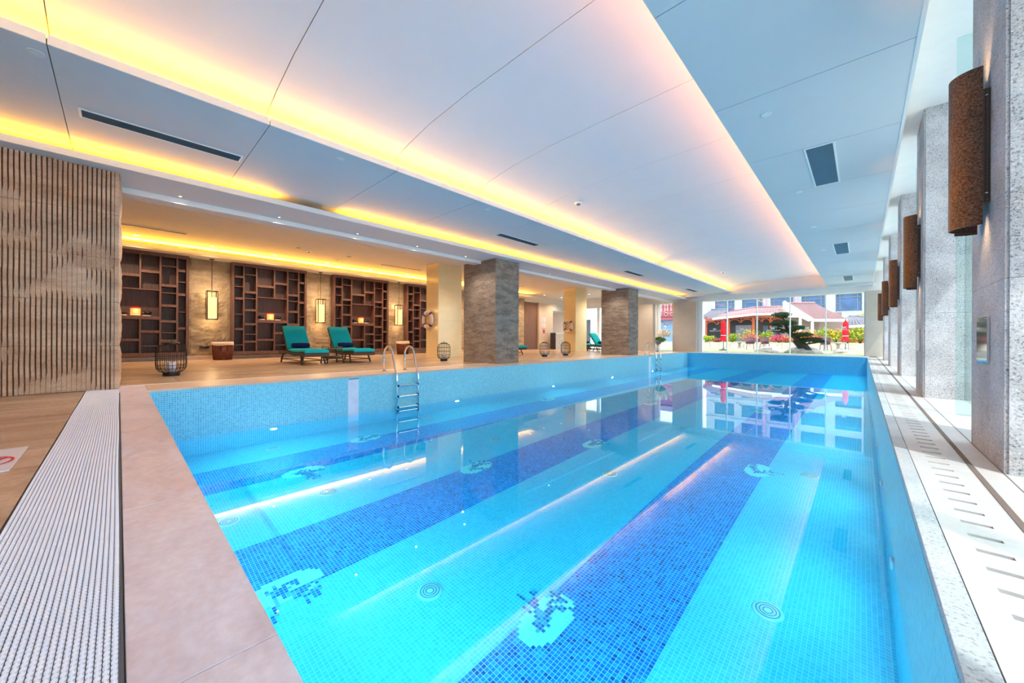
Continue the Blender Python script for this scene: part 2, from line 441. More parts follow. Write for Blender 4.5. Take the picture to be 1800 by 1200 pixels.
# coral motifs laid into the floor, tile by tile
def motif(cx, cy, flip, seed):
    r = random.Random(seed); b = MB(); nx, ny = 7, 10
    gx = math.floor(cx/T); gy = math.floor(cy/T); dark = {}
    s = -1 if flip else 1
    def branch(x, y, a, n, d):
        for i in range(n):
            x += cos(a)*.85; y += sin(a)*.85; a += r.uniform(-.22, .22); dark[(round(x), round(y))] = 1
            if r.random() < .35: dark[(round(x+r.choice((-1, 1))), round(y))] = 1
            if d > 0 and i % 3 == 2: branch(x, y, a+r.choice((-.75, .75)), max(3, n-i-2), d-1)
    branch(2*s, -6, PI/2+.35*s, 17, 1); branch(2*s, -5, PI/2+.75*s, 10, 1); branch(2*s, -5, PI/2-.2*s, 9, 0)
    for i in range(-14, 15):
        for j in range(-14, 18):
            e = ((i-1.5*s)/5.5)**2+((j+.5)/9.0)**2
            if e < 1 or (i, j) in dark:
                b.mi = 1 if (i, j) in dark else 0
                b.box((gx+i)*T, (gx+i+1)*T, (gy+j)*T, (gy+j+1)*T, FZ, FZ+.004)
    b.build('coral_motif', [M['motif_pale'], M['motif_dark']], pf)
for k, (x, y, fl_) in enumerate([(-1.72, 2.2, 0), (-4.08, 3.55, 0), (-1.0, 6.1, 1), (-3.3, 5.6, 1), (-3.3, .95, 1), (-5.5, 1.75, 1), (-6.4, 3.0, 0), (-6.4, 8.2, 0), (-4.08, 9.6, 0), (-1.72, 10.4, 0)]): motif(x, y, fl_, 3+k)
# water
b = MB(); b.box(PXL-.1, PXR+.1, PY0-.1, PY1+.1, FZ-.1, WZ); wtr = b.build('water', M['water']); struct(wtr)
# floor drains
dsrc = None
for dx, ys in ((-2.52, (1.72, 4.65, 7.6, 10.5)), (-4.72, (.78, 1.74, 4.6, 7.5)), (-6.85, (1.7, 4.6, 7.5)), (-.5, (3.3, 6.3))):
    for dy in ys:
        if dsrc is None:
            dsrc = thing('floor_drain', '', 'drain', (dx, dy, FZ)); 
            b = MB(); b.lathe([(0,.012),(.085,.012),(.098,.006),(.10,0)], (dx,dy,FZ+.001), 24); b.build('drain_rim', M['white'], dsrc)
            b = MB()
            for rr in (.03, .052, .074): b.lathe([(rr-.005,.0125),(rr-.004,.016),(rr+.004,.016),(rr+.005,.0125)], (dx,dy,FZ), 24)
            b.build('grate_ring', M['ring_grey'], dsrc); d = dsrc
        else:
            d = copy_tree(dsrc); d.location = (dx, dy, FZ)
        row = {-2.52:'between the middle and window-side dark lanes', -4.72:'between the middle and lounge-side dark lanes', -6.85:'beside the lounge-side pool wall', -.5:'beside the window-side pool wall'}[dx]
        tag(d, f'round white floor drain {row}, {ordn(ys.index(dy))} along its row', 'drain', 'round drains in the pool floor')

# ------------------------------------------------------------------ ceiling
ceil = semp('ceiling', (0,0,0))
b = MB(); b.box(XW-.4, 1.5, Y0-.3, 24.1, 4.25, 4.4); b.build('roof_slab', M['white'], ceil)
J = .004
joints = [2.92-1.68*k for k in range(5, 0, -1)]+[2.92+1.68*k for k in range(0, 12)]
joints = [Y0]+[y for y in joints if y > Y0+.3 and y < 22.6]+[22.75]
PROF = [(-6.6, 3.36), (-6.1, 3.37), (-5.75, 3.40), (-5.35, 3.48), (-4.9, 3.595), (-4.3, 3.69), (-3.5, 3.745), (-2.5, 3.77), (-1.73, 3.785), (-1.2, 3.79), (-.6, 3.79)]
for i in range(len(joints)-1):
    y0, y1 = joints[i]+J, joints[i+1]-J
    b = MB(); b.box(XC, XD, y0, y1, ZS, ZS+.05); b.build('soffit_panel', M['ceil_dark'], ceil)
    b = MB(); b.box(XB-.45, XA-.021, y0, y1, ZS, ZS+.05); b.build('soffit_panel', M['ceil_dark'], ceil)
    b = MB(); n = len(PROF)
    vs = [(x, y0, z) for x, z in PROF]+[(x, y1, z) for x, z in PROF]+[(x, y0, z+.05) for x, z in PROF]+[(x, y1, z+.05) for x, z in PROF]
    fs = [(k, k+1, n+k+1, n+k) for k in range(n-1)]
    b.add(vs, fs, True)
    b.add(vs, [(2*n+k, 3*n+k, 3*n+k+1, 2*n+k+1) for k in range(n-1)]+[(k, 2*n+k, 2*n+k+1, k+1) for k in range(n-1)]+[(n+k, n+k+1, 3*n+k+1, 3*n+k) for k in range(n-1)])
    b.build('vault_panel', M['ceiling'], ceil)
    b = MB(); b.box(XA-.02, XA, y0, y1, ZS, ZS+.09); b.build('cove_lip', M['ceiling'], ceil)
b = MB(); b.box(XB-.45, XA-.03, Y0, 22.75, ZS+.055, ZS+.07); b.box(XC+.01, XD, Y0, 22.75, ZS+.055, ZS+.07)
b.build('soffit_backing', M['joint_pale'], ceil)
b = MB(); b.box(XD-.03, XD, Y0, 23.3, ZS-.004, 3.82); b.build('soffit_edge', M['white'], ceil)
b = MB(); b.box(XD, 1.4, Y0, 23.9, 3.78, 3.84); b.build('window_head', M['white'], ceil)
# beam over the columns with its lip and light strip
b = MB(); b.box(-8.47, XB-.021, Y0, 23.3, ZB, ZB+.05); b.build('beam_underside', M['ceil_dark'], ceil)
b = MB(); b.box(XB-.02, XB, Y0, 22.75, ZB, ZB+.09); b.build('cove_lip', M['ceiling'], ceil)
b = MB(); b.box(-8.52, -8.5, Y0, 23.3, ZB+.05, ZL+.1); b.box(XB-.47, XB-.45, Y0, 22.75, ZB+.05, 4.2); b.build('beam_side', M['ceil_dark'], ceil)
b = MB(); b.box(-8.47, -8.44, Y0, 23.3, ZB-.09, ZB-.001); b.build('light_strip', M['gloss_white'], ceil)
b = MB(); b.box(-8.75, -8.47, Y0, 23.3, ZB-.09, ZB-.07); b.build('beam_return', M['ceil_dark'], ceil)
b = MB(); b.prism([(-8.75, ZB-.085), (-9.3, ZL+.0), (-9.3, ZL+.05), (-8.75, ZB-.03)], Y0, 23.3, 'y'); b.build('lounge_bevel', M['lounge_ceil'], ceil)
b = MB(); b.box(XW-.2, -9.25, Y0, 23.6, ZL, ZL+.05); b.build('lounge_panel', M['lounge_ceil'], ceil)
b = MB(); b.box(-15.33, -15.30, Y0, 18.2, 3.36, 3.48); b.box(XW, -15.30, Y0, 18.2, 3.34, 3.37); b.build('bulkhead', M['lounge_ceil'], ceil)
# end of the vault and the header over the far windows
b = MB(); b.box(XB-.45, XD, 22.75, 23.3, ZS-.12, 4.2); b.build('end_fascia', M['ceil_dark'], ceil)
b = MB(); b.box(XW-.2, 1.4, 23.25, 23.75, 2.93, 3.30); b.box(XW-.2, 1.4, 23.3, 23.75, 3.3, 4.3); b.build('far_header', M['white'], ceil)

b = MB(); b.box(1.4, 2.05, Y0, 24.1, 3.9, 4.3); b.build('added_sun_baffle', M['white'], ceil)  # unseen overhang added to limit how far the sun reaches indoors
# cove lamps: real LED strips lying on the soffits behind the lips
led = bpy.data.lights
def cove(x, y0, y1, z, aim, per, parent, color=(1.0,.42,.01)):
    o = lamp('led_strip', 'AREA', (x, (y0+y1)/2, z), per*(y1-y0), color, parent, shape='RECTANGLE', size=.03, size_y=(y1-y0), spread=R(170))
    o.rotation_euler = (0, PI+math.atan(aim), 0)
    return o
for a, c in ((-6.3, 13.1), (13.7, 17.2), (17.5, 19.0), (19.3, 20.9), (21.1, 22.5)): cove(XA-.2, a, c, ZS+.08, .35, K_COVE, ceil)
for a, c in ((-6.3, 1.9), (3.1, 22.4)): cove(XB-.18, a, c, ZB+.08, .35, K_COVE*.8, ceil)
cove(XC+.2, -6.3, 22.4, ZS+.09, -.7, K_COVE*.36, ceil, (1.0,.42,.16))
cove(-15.52, -6.3, 18.0, 3.475, 1.0, K_COVE*2.2, ceil, (1.0,.46,.03))

# ------------------------------------------------------------------ walls
w = struct(MB().box(XW-.3, XW, Y0, 18.2, -.1, 4.2).build('wall_lounge', M['lounge_stone']))
struct(MB().box(XW-.3, 1.4, Y0-.3, Y0, -.1, 4.3).build('wall_back', M['plaster']))
struct(MB().box(XW, XW+.12, Y0, 18.2, -.01, .13, .01).build('baseboard_lounge', M['floor']))
# wall pieces between the shelf units: rough stone slabs standing proud
def rough_panel(name, x, y0, y1, z0, z1, m, parent, ny, nz, amp, face=1, seed=0, th=.06):
    """a stone panel facing +x (face=1) with an uneven broken face"""
    rr = np.random.default_rng(seed); h = rr.random((nz+1, ny+1))
    big = rr.random((nz//3+2, ny//3+2))
    b = MB(); vs = []
    for j in range(nz+1):
        for i in range(ny+1):
            fb = big[j//3, i//3]
            e = 0 if (i in (0, ny) or j in (0, nz)) else 1
            vs.append((x+face*e*amp*(.55*fb+.45*h[j, i]), y0+(y1-y0)*i/ny, z0+(z1-z0)*j/nz))
    n = ny+1
    q = [(j*n+i, j*n+i+1, (j+1)*n+i+1, (j+1)*n+i) if face > 0 else (j*n+i, (j+1)*n+i, (j+1)*n+i+1, j*n+i+1) for j in range(nz) for i in range(ny)]
    b.add(vs, q, False)
    xb = x-face*th
    b.box(min(x, xb), max(x, xb), y0, y1, z0, z1)
    return b.build(name, m, parent)
for k, (a, c) in enumerate(((-5.2,-4.35),(-1.9,-.95),(1.55,2.66),(5.02,6.03),(8.48,9.4),(11.8,18.15))):
    rough_panel('stone_panel', XW+.06, a, c, .13, 3.34, M['lounge_stone'], w, max(6, int((c-a)*13)), 45, .05, 1, k)

# ribbed stone wall beside the camera: every rib of every course is a piece
wl = struct(MB().box(-8.55, -7.79, Y0, .0, -.014, ZB).build('wall_left', plain('rib_groove_shade', lin(118,88,68), .9)))  # backing coloured darker, so the shade in the grooves is painted in
ribm = M['ribstone']; px_ = .0435; ncrs = 5; hc = ZB/ncrs
def fld(y, z):
    return .5+.25*sin(2.1*y+3.3*z)+.22*sin(5.3*y-4.1*z+1)+.18*sin(9.7*z+3*sin(3.1*y))+.12*sin(17*z-7*y+2*sin(6*y))
nr = 38
for c in range(ncrs):
    for k in range(nr):
        y1 = -.046-k*px_; y0 = y1-px_+.0105; b = MB(); vs = []; nz = 9
        for j in range(nz+1):
            z = c*hc+.002+(hc-.004)*j/nz
            d = -7.762+.062*(fld((y0+y1)/2, z)-.5)+random.uniform(-.005, .005)
            d = min(max(d, -7.7885), -7.742); yy = y1-px_-.0002 if d < -7.776 else y0
            vs += [(-7.795, yy, z), (d, yy+.0016, z), (d+.002, y1-.002, z), (-7.795, y1, z)]
        fs = [(4*j+i, 4*(j+1)+i, 4*(j+1)+i+1, 4*j+i+1)[::-1] for j in range(nz) for i in range(3)]
        b.add(vs, fs+[(0,1,2,3), (4*nz+3, 4*nz+2, 4*nz+1, 4*nz)]); b.build('rib', ribm, wl)
b = MB(); b.box(-8.55, -7.79, Y0, -.046-nr*px_-.01, 0, ZB); b.box(-7.79, -7.76, Y0, -.046-nr*px_-.01, 0, ZB); b.build('stone_slab', ribm, wl)
# rounded, broken end of the wall, course by course
for c in range(ncrs):
    b = MB(); vs = []; nz = 14
    for j in range(nz+1):
        t = j/nz; z = c*hc+.003+(hc-.006)*t
        e = .022*(1-abs(2*t-1)**4)+random.uniform(-.004, .004)
        vs += [(-7.79, -.045, z), (-7.752, -.043, z), (-7.756, -.004+random.uniform(-.003,.003), z), (-7.86, .006+e*.5, z), (-8.2, .008+e, z), (-8.55, .005, z)]
    fs = [(6*j+i, 6*j+i+1, 6*(j+1)+i+1, 6*(j+1)+i) for j in range(nz) for i in range(5)]
    b.add(vs, fs+[(5,4,3,2,1,0), tuple(6*nz+i for i in range(6))], False); b.build('stone_slab', ribm, wl)

# split-face granite columns (core, each cladding slab a piece)
def clad_column(name, x0, x1, y0, y1, ztop, label, m, amp, rows, seed):
    root = thing(name, label, 'column', ((x0+x1)/2, (y0+y1)/2, 0)); root['kind'] = 'thing'
    b = MB(); b.box(x0+.04, x1-.04, y0+.04, y1-.04, 0, ztop); b.build('core', M['joint'], root)
    rr = np.random.default_rng(seed)
    for zi in range(rows):
        z0 = ztop*zi/rows+.003; z1 = ztop*(zi+1)/rows-.003
        for side in range(4):
            nu, nz = (22, 30) if amp > 0 else (1, 1)
            h = rr.random((nz+1, nu+1)); b = MB(); vs = []
            for j in range(nz+1):
                for i in range(nu+1):
                    t = i/nu; e = 0 if (i in (0, nu)) else 1
                    d = e*amp*h[j, i]-(0 if e else amp*.2); z = z0+(z1-z0)*j/nz
                    if side == 0: p = (x1+d, y0+(y1-y0)*t, z)
                    elif side == 1: p = (x1-(x1-x0)*t, y1+d, z)
                    elif side == 2: p = (x0-d, y1-(y1-y0)*t, z)
                    else: p = (x0+(x1-x0)*t, y0-d, z)
                    vs.append(p)
            n = nu+1
            b.add(vs, [(j*n+i, j*n+i+1, (j+1)*n+i+1, (j+1)*n+i) for j in range(nz) for i in range(nu)], amp > 0 and False)
            bx = {0:(x1-.045,x1-.002,y0+.002,y1-.002), 1:(x0+.002,x1-.002,y1-.045,y1-.002), 2:(x0+.002,x0+.045,y0+.002,y1-.002), 3:(x0+.002,x1-.002,y0+.002,y0+.045)}[side]
            b.box(*bx, z0, z1)
            b.build('slab', m, root)
    return root
clad_column('granite_column', -9.27, -7.8, 7.57, 8.57, ZB, 'rough grey-brown granite column on the poolside, the one closer to the loungers', M['colstone'], .012, 2, 1)
clad_column('granite_column', -9.2, -7.8, 16.06, 17.07, ZB, 'rough grey-brown granite column on the poolside, the one closer to the far windows', M['colstone'], .012, 2, 2)
def cream_column(x0, x1, y0, y1, label):
    root = thing('marble_column', label, 'column', ((x0+x1)/2, (y0+y1)/2, 0)); root['kind'] = 'thing'
    for z0, z1 in ((0, 1.42), (1.42, 2.62), (2.62, ZL)):
        b = MB(); b.box(x0, x1, y0, y1, z0+.001, z1-.001); b.build('slab', M['cream'], root)
cream_column(-12.5, -11.7, 8.32, 9.45, 'cream polished marble column with a life ring, behind the first granite column')
cream_column(-12.5, -11.7, 17.6, 18.75, 'cream polished marble column with a life ring, beside the marble counter')

# window-side granite pillars
PIL = [-4.4, -.48, 3.42, 7.24, 11.22, 15.2, 19.2]
for k, y in enumerate(PIL):
    nm = ['beside the camera','behind the camera','with the largest bronze sconce','second along the window wall','third along the window wall','fourth along the window wall','fifth along the window wall, beside the far corner'][k]
    root = thing('granite_pillar', f'speckled grey granite pillar {nm}', 'pillar', (.95, y+.43, 0)); root['kind'] = 'thing'
    b = MB(); b.box(.62, 1.38, y+.03, y+.84, 0, 3.78); b.build('core', M['joint'], root)
    for z0, z1 in ((0, 1.1), (1.1, 2.45), (2.45, 3.78)):
        b = MB(); b.box(.585, .62, y+.004, y+.866, z0+.001, z1-.001); b.build('slab', M['granite'], root)
        b = MB(); b.box(.60, 1.4, y-.006, y+.03, z0+.001, z1-.001); b.build('slab', M['granite'], root)
        b = MB(); b.box(.60, 1.4, y+.84, y+.876, z0+.001, z1-.001); b.build('slab', M['granite'], root)

# window bays between the pillars
for k in range(len(PIL)):
    ya = PIL[k]+.876; yb = PIL[k+1]-.006 if k+1 < len(PIL) else 22.9
    wn = semp(f'window_{k+1}', (0,0,0))
    ym = (ya+yb)/2
    for a, c in ((ya, ym-.01), (ym+.01, yb)):
        b = MB(); b.box(.93, .945, a, c, 0, 3.78); b.build('pane', M['glass'], wn)
    b = MB(); b.box(.685, .93, ym-.0075, ym+.0075, 0.003, 3.775); b.build('glass_fin', M['fin_glass'], wn)
# far glazing
FX = [-6.74, -5.48, -4.07, -2.65, -1.27, .09]
wn = semp('window_20', (0,0,0))
for a, c in zip(FX[:-1], FX[1:]):
    b = MB(); b.box(a+.02, c-.02, 23.39, 23.405, .02, 2.93); b.build('pane', M['glass'], wn)
for x in FX[1:-1]:
    b = MB(); b.box(x-.02, x+.02, 23.25, 23.42, 0, 2.93); b.build('mullion', M['frame_white'], wn)
b = MB(); b.box(-6.99, -6.76, 23.3, 23.5, 0, 2.93); b.build('post', M['frame_white'], wn)
b = MB(); b.box(.07, .115, 23.3, 23.5, 0, 2.93); b.build('post', M['frame_white'], wn)
b = MB(); b.box(-6.99, .1, 23.2, 23.5, -.01, .02); b.build('window_sill', M['frame_white'], wn)
letter_src = None
for a, c in zip(FX[:-1], FX[1:]):
    xm = (a+c)/2
    b = MB()
    vs = [(xm-.02+.085*cos(2*PI*k/16), 23.384, 1.31+.03*sin(2*PI*k/16)) for k in range(16)]; b.add(vs, [tuple(range(16))])
    for k in (-1, 0, 1): b.add([(xm-.05+k*.05, 23.384, 1.335), (xm+.01+k*.05, 23.384, 1.335), (xm-.02+k*.07, 23.384, 1.385)], [(0,1,2)])
    for k in range(6): b.box(xm-.28+k*.045, xm-.252+k*.045, 23.383, 23.385, 1.19, 1.26); b.box(xm-.28+k*.045, xm-.246+k*.045, 23.383, 23.385, (1.19, 1.22, 1.245)[k % 3], (1.2, 1.23, 1.26)[k % 3])
    b.build('glass_emblem', M['frame_white'], wn)
    fc = bpy.data.curves.new('glass_lettering', 'FONT'); fc.body = 'PLAZA'; fc.size = .10; fc.extrude = .001
    fc.materials.append(M['frame_white'])
    fo = bpy.data.objects.new('glass_lettering', fc); COL.objects.link(fo); fo.parent = wn; fo.location = (xm+.01, 23.384, 1.19); fo.rotation_euler = (R(90), 0, 0)
wn = semp('window_21', (0,0,0))
b = MB(); b.box(-9.25, -8.32, 23.39, 23.405, .02, 2.93); b.build('pane', M['glass'], wn)
for a, c in ((-9.54, -9.4), (-9.36, -9.25)):
    b = MB(); b.box(a, c, 23.3, 23.5, 0, 2.93); b.build('post', M['frame_white'], wn)
wn = semp('window_22', (0,0,0))
b = MB(); b.box(-15.2, -10.6, 23.39, 23.405, .02, 2.93); b.build('pane', M['glass'], wn)
for x in (-15.2, -13.6, -12.1):
    b = MB(); b.box(x-.09, x+.09, 23.3, 23.5, 0, 2.93); b.build('post', M['frame_white'], wn)
pw = semp('wall_far', (0,0,0))
for a, c in ((-10.59, -9.54), (-8.32, -6.99), (.115, .6), (.6, 1.4)):
    for z0, z1 in ((0, 1.0), (1.0, 2.0), (2.0, 2.93)):
        b = MB(); b.box(a, c, 22.95 if a < .5 else 23.1, 23.5, z0+.001, z1-.001); b.build('slab', M['pier'], pw)

# lounge far end: door, plaster wall, passage
we = struct(MB().box(XW-.3, XW+.02, 19.75, 21.3, -.01, 3.3).build('wall_end', M['plaster']))
b = MB(); b.box(XW-2.6, -15.3, 23.3, 23.6, -.01, 4.2); b.box(XW-2.5, XW-2.4, 21.0, 24, 0, 3.6); b.build('passage_panel', M['plaster'], we)
b = MB(); b.box(XW-2.6, XW, 21.3, 24, 2.75, 3.6); b.build('passage_ceiling', M['lounge_ceil'], we)
b = MB(); b.box(XW-.3, XW+.05, 18.2, 23.5, 3.2, 3.6); b.build('end_header', M['lounge_ceil'], we)
d = semp('door_1', (XW, 19, 0))
b = MB(); b.box(XW-.2, XW-.12, 18.25, 19.75, 0, 3.18); b.build('door_leaf', M['door_wood'], d)
b = MB(); b.box(XW-.2, XW+.0, 18.2, 18.28, 0, 3.2); b.build('door_frame', M['wenge'], d)

# ================================================================== CEILING FITTINGS
def downlight(x, y, z, label, lit, r=.045, spot=True, energy=K_DOWN, color=(1,.93,.84), group=None, name='recessed_downlight'):
    o = thing(name, label, 'downlight', (x, y, z), group)
    b = MB(); b.lathe([(r, 0), (r*1.5, -.004), (r*1.5, .0), (r, .02)], (x, y, z), 20); b.build('trim_ring', M['frame_white'], o)
    b = MB(); b.lathe([(0, 0), (r, 0)], (x, y, z-.0015), 16); b.build('lens', M['lens'] if lit else M['lens_off'], o)
    if spot: lamp('bulb', 'SPOT', (x, y, z-.03), energy, color, o, spot_size=R(140), spot_blend=.9, shadow_soft_size=.016)
    return o
for k, y in enumerate((-.52, 2.16, 5.01, 8.06, 10.9, 13.7, 16.7, 19.7)):
    downlight(-5.41, y, ZS, f'small round ceiling fitting between the two glowing coves, {ordn(k)} from the near end', False, .036, False)
for k, y in enumerate((-.6, 2.1, 5.03, 8.06, 10.8, 13.74, 16.73, 20.06)):
    downlight(-.8, y, ZS, f'small round ceiling fitting in the window-side soffit, {ordn(k)} from the near end', False, .036, False)
for k, y in enumerate((.34, 2.01, 3.72, 5.45, 7.18, 8.89, 10.5, 12.03, 13.9, 15.7, 17.48)):
    downlight(-14.86, y, ZL, f'lit downlight along the yellow cove above the shelves, {ordn(k)} from the near end', True, .05, True, K_LOUNGE*.55, (1,.78,.52))
for k, y in enumerate((19.21, 21.12)):
    downlight(-15.2, y, ZL, ('lit downlight before the passage beyond the door', 'lit downlight closest to the marble counter')[k], True, .05, True, K_LOUNGE*.5, (1,.8,.58))
for k, y in enumerate((.7, 2.15, 3.7, 5.25, 6.85, 10.8, 12.4, 13.9, 15.3, 19.2, 20.7)):
    downlight(-8.31, y, ZB, f'lit downlight in the white strip beside the beam, {ordn(k)} from the near end', True, .017, True, K_DOWN*.9, (1,.86,.68))
for k, (x, y) in enumerate(((-9.8, 8.0), (-10.5, 18.9), (-9.6, 21.8), (-12.8, 20.8))):
    downlight(x, y, ZL, ('lit star-bright downlight above the first granite column', 'lit lounge downlight beyond the second granite column', 'lit lounge downlight before the far piers', 'lit lounge downlight near the passage')[k], True, .05, True, K_LOUNGE*.7, (1,.84,.66))
def vent(name, x0, x1, y0, y1, z, label, nslat, along_x=True):
    o = thing(name, label, 'vent', ((x0+x1)/2, (y0+y1)/2, z))
    fr = .022
    b = MB()
    for bx in ((x0,x0+fr,y0,y1),(x1-fr,x1,y0,y1),(x0+fr,x1-fr,y0,y0+fr),(x0+fr,x1-fr,y1-fr,y1)): b.box(*bx, z-.008, z+.0)
    b.build('vent_frame', M['frame_white'], o)
    b = MB(); b.box(x0+fr, x1-fr, y0+fr, y1-fr, z-.002, z-.0005); b.build('vent_backing', M['dark'], o)
    src = None
    for k in range(nslat):
        t = (k+.5)/nslat
        if along_x: c = ((x0+x1)/2, y0+fr+(y1-y0-2*fr)*t, z-.0055)
        else: c = (x0+fr+(x1-x0-2*fr)*t, (y0+y1)/2, z-.0055)
        if src is None:
            b = MB()
            if along_x: b.obox(c, ((x1-x0)/2-fr, 0, 0), (0, .010, -.0025), (0, .0004, .0015))
            else: b.obox(c, (.006, 0, -.0022), (0, (y1-y0)/2-fr, 0), (.0004, 0, .0015))
            src = b.build('slat', M['slat'], o); src_c = c
        else:
            s2 = src.copy(); COL.objects.link(s2); s2.parent = o
            s2.location = Vector(c)-Vector(src_c)
    return o
for k, y in enumerate((-.32, 6.35, 13.02, 19.75)):
    vent('ceiling_vent', -6.6, -6.36, y, y+1.52, ZS, f'long dark air grille between the two glowing coves, {ordn(k)} from the near end', 9, False)
for k, y in enumerate((6.3, 13.04, 19.9)):
    vent('ceiling_vent', -.58, -.26, y, y+1.66, ZS, f'white framed air grille in the window-side soffit, {ordn(k)} from the near end', 40, True)
for k, (y0, y1) in enumerate(((.0, 1.3), (6.95, 8.8), (13.6, 15.3))):
    vent('slot_diffuser', -13.68, -13.55, y0, y1, ZL, ('thin dark slot diffuser in the lounge ceiling beside the ribbed wall', 'thin dark slot diffuser in the lounge ceiling above the third shelf unit', 'thin dark slot diffuser in the lounge ceiling beyond the columns')[k], 4, False)
def dome(x, y, z, label, r=.06):
    o = thing('smoke_detector', label, 'detector', (x, y, z))
    b = MB(); b.lathe([(r,0),(r*1.02,-.018),(r*.8,-.03),(r*.55,-.034)], (x,y,z), 20); b.build('detector_base', M['frame_white'], o)
    b = MB(); b.lathe([(r*.55,-.034),(r*.5,-.05),(r*.3,-.058),(0,-.06)], (x,y,z), 16); b.build('sensor_head', M['slat'], o)
dome(-4.44, 6.77, 3.67, 'white dome detector under the vault, the closer one', .085)
dome(-4.41, 18.04, 3.67, 'grey dome detector under the vault, close to the far windows', .085)
dome(-13.28, 4.29, ZL, 'white dome detector in the lounge ceiling, above the second shelf unit')
for k, (x, y) in enumerate(((-13.03, 3.9), (-13.15, 5.56), (-14.17, 5.54))):
    o = thing('ceiling_speaker', ['flat round ceiling speaker beside the lounge dome detector','flat round ceiling speaker between two lounge downlights','small flat ceiling disc closest to the yellow cove'][k], 'speaker', (x,y,ZL))
    b = MB(); b.lathe([(.10,0),(.10,-.006),(.085,-.01)], (x,y,ZL), 22); b.build('rim', M['frame_white'], o)
    b = MB(); b.lathe([(.085,-.0085),(0,-.0085)], (x,y,ZL), 22); b.build('grille', M['slat'], o)

# underwater lamps in the lounge-side wall; window-side ones are added fill
src = None
def uw(x, y, sgn, label, pw):
    o = thing('underwater_lamp_or_fill', label, 'lamp', (x, y, -.86))
    b = MB(); prof = [(.03,0),(.075,.0),(.085,.012),(.06,.02)]
    vs = []; n = 16
    for r, h in prof:
        for k in range(n): vs.append((x+sgn*h, y+r*cos(2*PI*k/n), -.86+r*sin(2*PI*k/n)))
    b.add(vs, [(i*n+k, i*n+(k+1) % n, (i+1)*n+(k+1) % n, (i+1)*n+k) for i in range(len(prof)-1) for k in range(n)], True); b.build('bezel', M['frame_white'], o)
    b = MB(); vs = [(x+sgn*.018, y+.062*cos(2*PI*k/n), -.86+.062*sin(2*PI*k/n)) for k in range(n)]; b.add(vs, [tuple(range(n))]); b.build('lens', M['lens_off'], o)
    l = lamp('bulb', 'AREA', (x+sgn*.05, y, -.90), pw, (.80,.95,1), o, shape='ELLIPSE', size=.09, size_y=.09, spread=R(179))
    l.rotation_euler = Vector((sgn*1.0, 0, -.10)).to_track_quat('-Z', 'Y').to_euler()
for k in range(6):
    uw(PXL, 1.8+3.9*k, 1, f'small round underwater lamp in the lounge-side pool wall, {ordn(k)} from the near end', K_POOL*.55)
for k in range(11):
    uw(PXR, 1.75+1.95*k, -1, f'small round added fill lamp in the window-side pool wall, {ordn(k)} from the near end', K_POOL*(.62 if k < 6 else 1.0))  # unseen lamps added along this wall to brighten the pool

for k, x in enumerate((-1.2, -2.6, -4.0, -5.5)):  # lamps added out of sight to brighten the near pool floor
    o = thing('underwater_lamp_or_fill', f'hidden added fill lamp in the near end wall, {ordn(k)} from the window side', 'lamp', (x, PY0, -.9))
    n = 16; b = MB(); vs = [(x+q*cos(2*PI*j/n), PY0+h, -.9+q*sin(2*PI*j/n)) for q, h in ((.03,0),(.075,0),(.085,.012),(.06,.02)) for j in range(n)]
    b.add(vs, [(i*n+j, (i+1)*n+j, (i+1)*n+(j+1) % n, i*n+(j+1) % n) for i in range(3) for j in range(n)], True); b.build('bezel', M['frame_white'], o)
    b = MB(); b.add([(x+.062*cos(2*PI*j/n), PY0+.018, -.9+.062*sin(2*PI*j/n)) for j in range(n)], [tuple(range(n))[::-1]]); b.build('lens', M['lens_off'], o)
    l = lamp('bulb', 'AREA', (x, PY0+.05, -.92), K_POOL*.95, (.80,.95,1), o, shape='ELLIPSE', size=.09, size_y=.09)
    l.rotation_euler = Vector((0, 1, -.05)).to_track_quat('-Z', 'Y').to_euler()

# ================================================================== POOL FITTINGS
# white marker strips on the lounge-side wall
for k, (y, h) in enumerate(((3.06, .21), (17.05, .21))):
    o = thing('marker_strip', ['upright white strip with a row of dark marks, in the pool wall before the ladder', 'upright white strip set in the pool wall at the far ladder'][k], 'sign', (PXL, y, -.4))
    b = MB(); b.box(PXL-.01, PXL+.008, y, y+h, -1.3, -.075); b.build('strip_panel', M['plaque'], o, bevel=.003)
    b = MB()
    for j in range(6): b.box(PXL, PXL+.009, y+.015+j*.034, y+.015+j*.034+.02, -.068, -.056+.003*(j % 2))
    b.build('marks', M['charcoal'], o)
# chrome ladders
def ladder(y0, label):
    o = thing('pool_ladder', label, 'ladder', (PXL, y0+.26, 0))
    for s in (0, 1):
        y = y0+s*.52; pts = []
        pts += [(-7.74, y, .0), (-7.76, y, .25)]
        for k in range(9):
            a = PI-k*PI*.94/8; pts.append((-7.56+.2*cos(a), y, .36+.2*sin(a)))
        pts += [(-7.28, y, .12), (-7.19, y, -.06), (-7.185, y, -.2), (-7.185, y, -1.35)]
        b = MB(); b.tube(pts, .021, 12); b.build('handrail', M['chrome'], o)
        b = MB(); b.lathe([(.05,0),(.048,.012),(.024,.018)], (-7.74, y, 0), 18); b.build('floor_flange', M['chrome'], o)
    for z in (-.27, -.50, -.73, -.96, -1.2):
        b = MB(); b.box(-7.225, -7.145, y0+.02, y0+.5, z-.012, z+.012); r_ = b.build('rung', M['chrome'], o, bevel=.006)
        b = MB(); b.box(-7.23, -7.14, y0+.012, y0+.03, z-.02, z+.02); b.box(-7.23, -7.14, y0+.49, y0+.508, z-.02, z+.02); b.build('end_cap', M['navy'], r_)
    return o
ladder(4.06, 'chrome pool ladder on the lounge side, the closer of the two')
ladder(17.75, 'chrome pool ladder on the lounge side, close to the far windows')

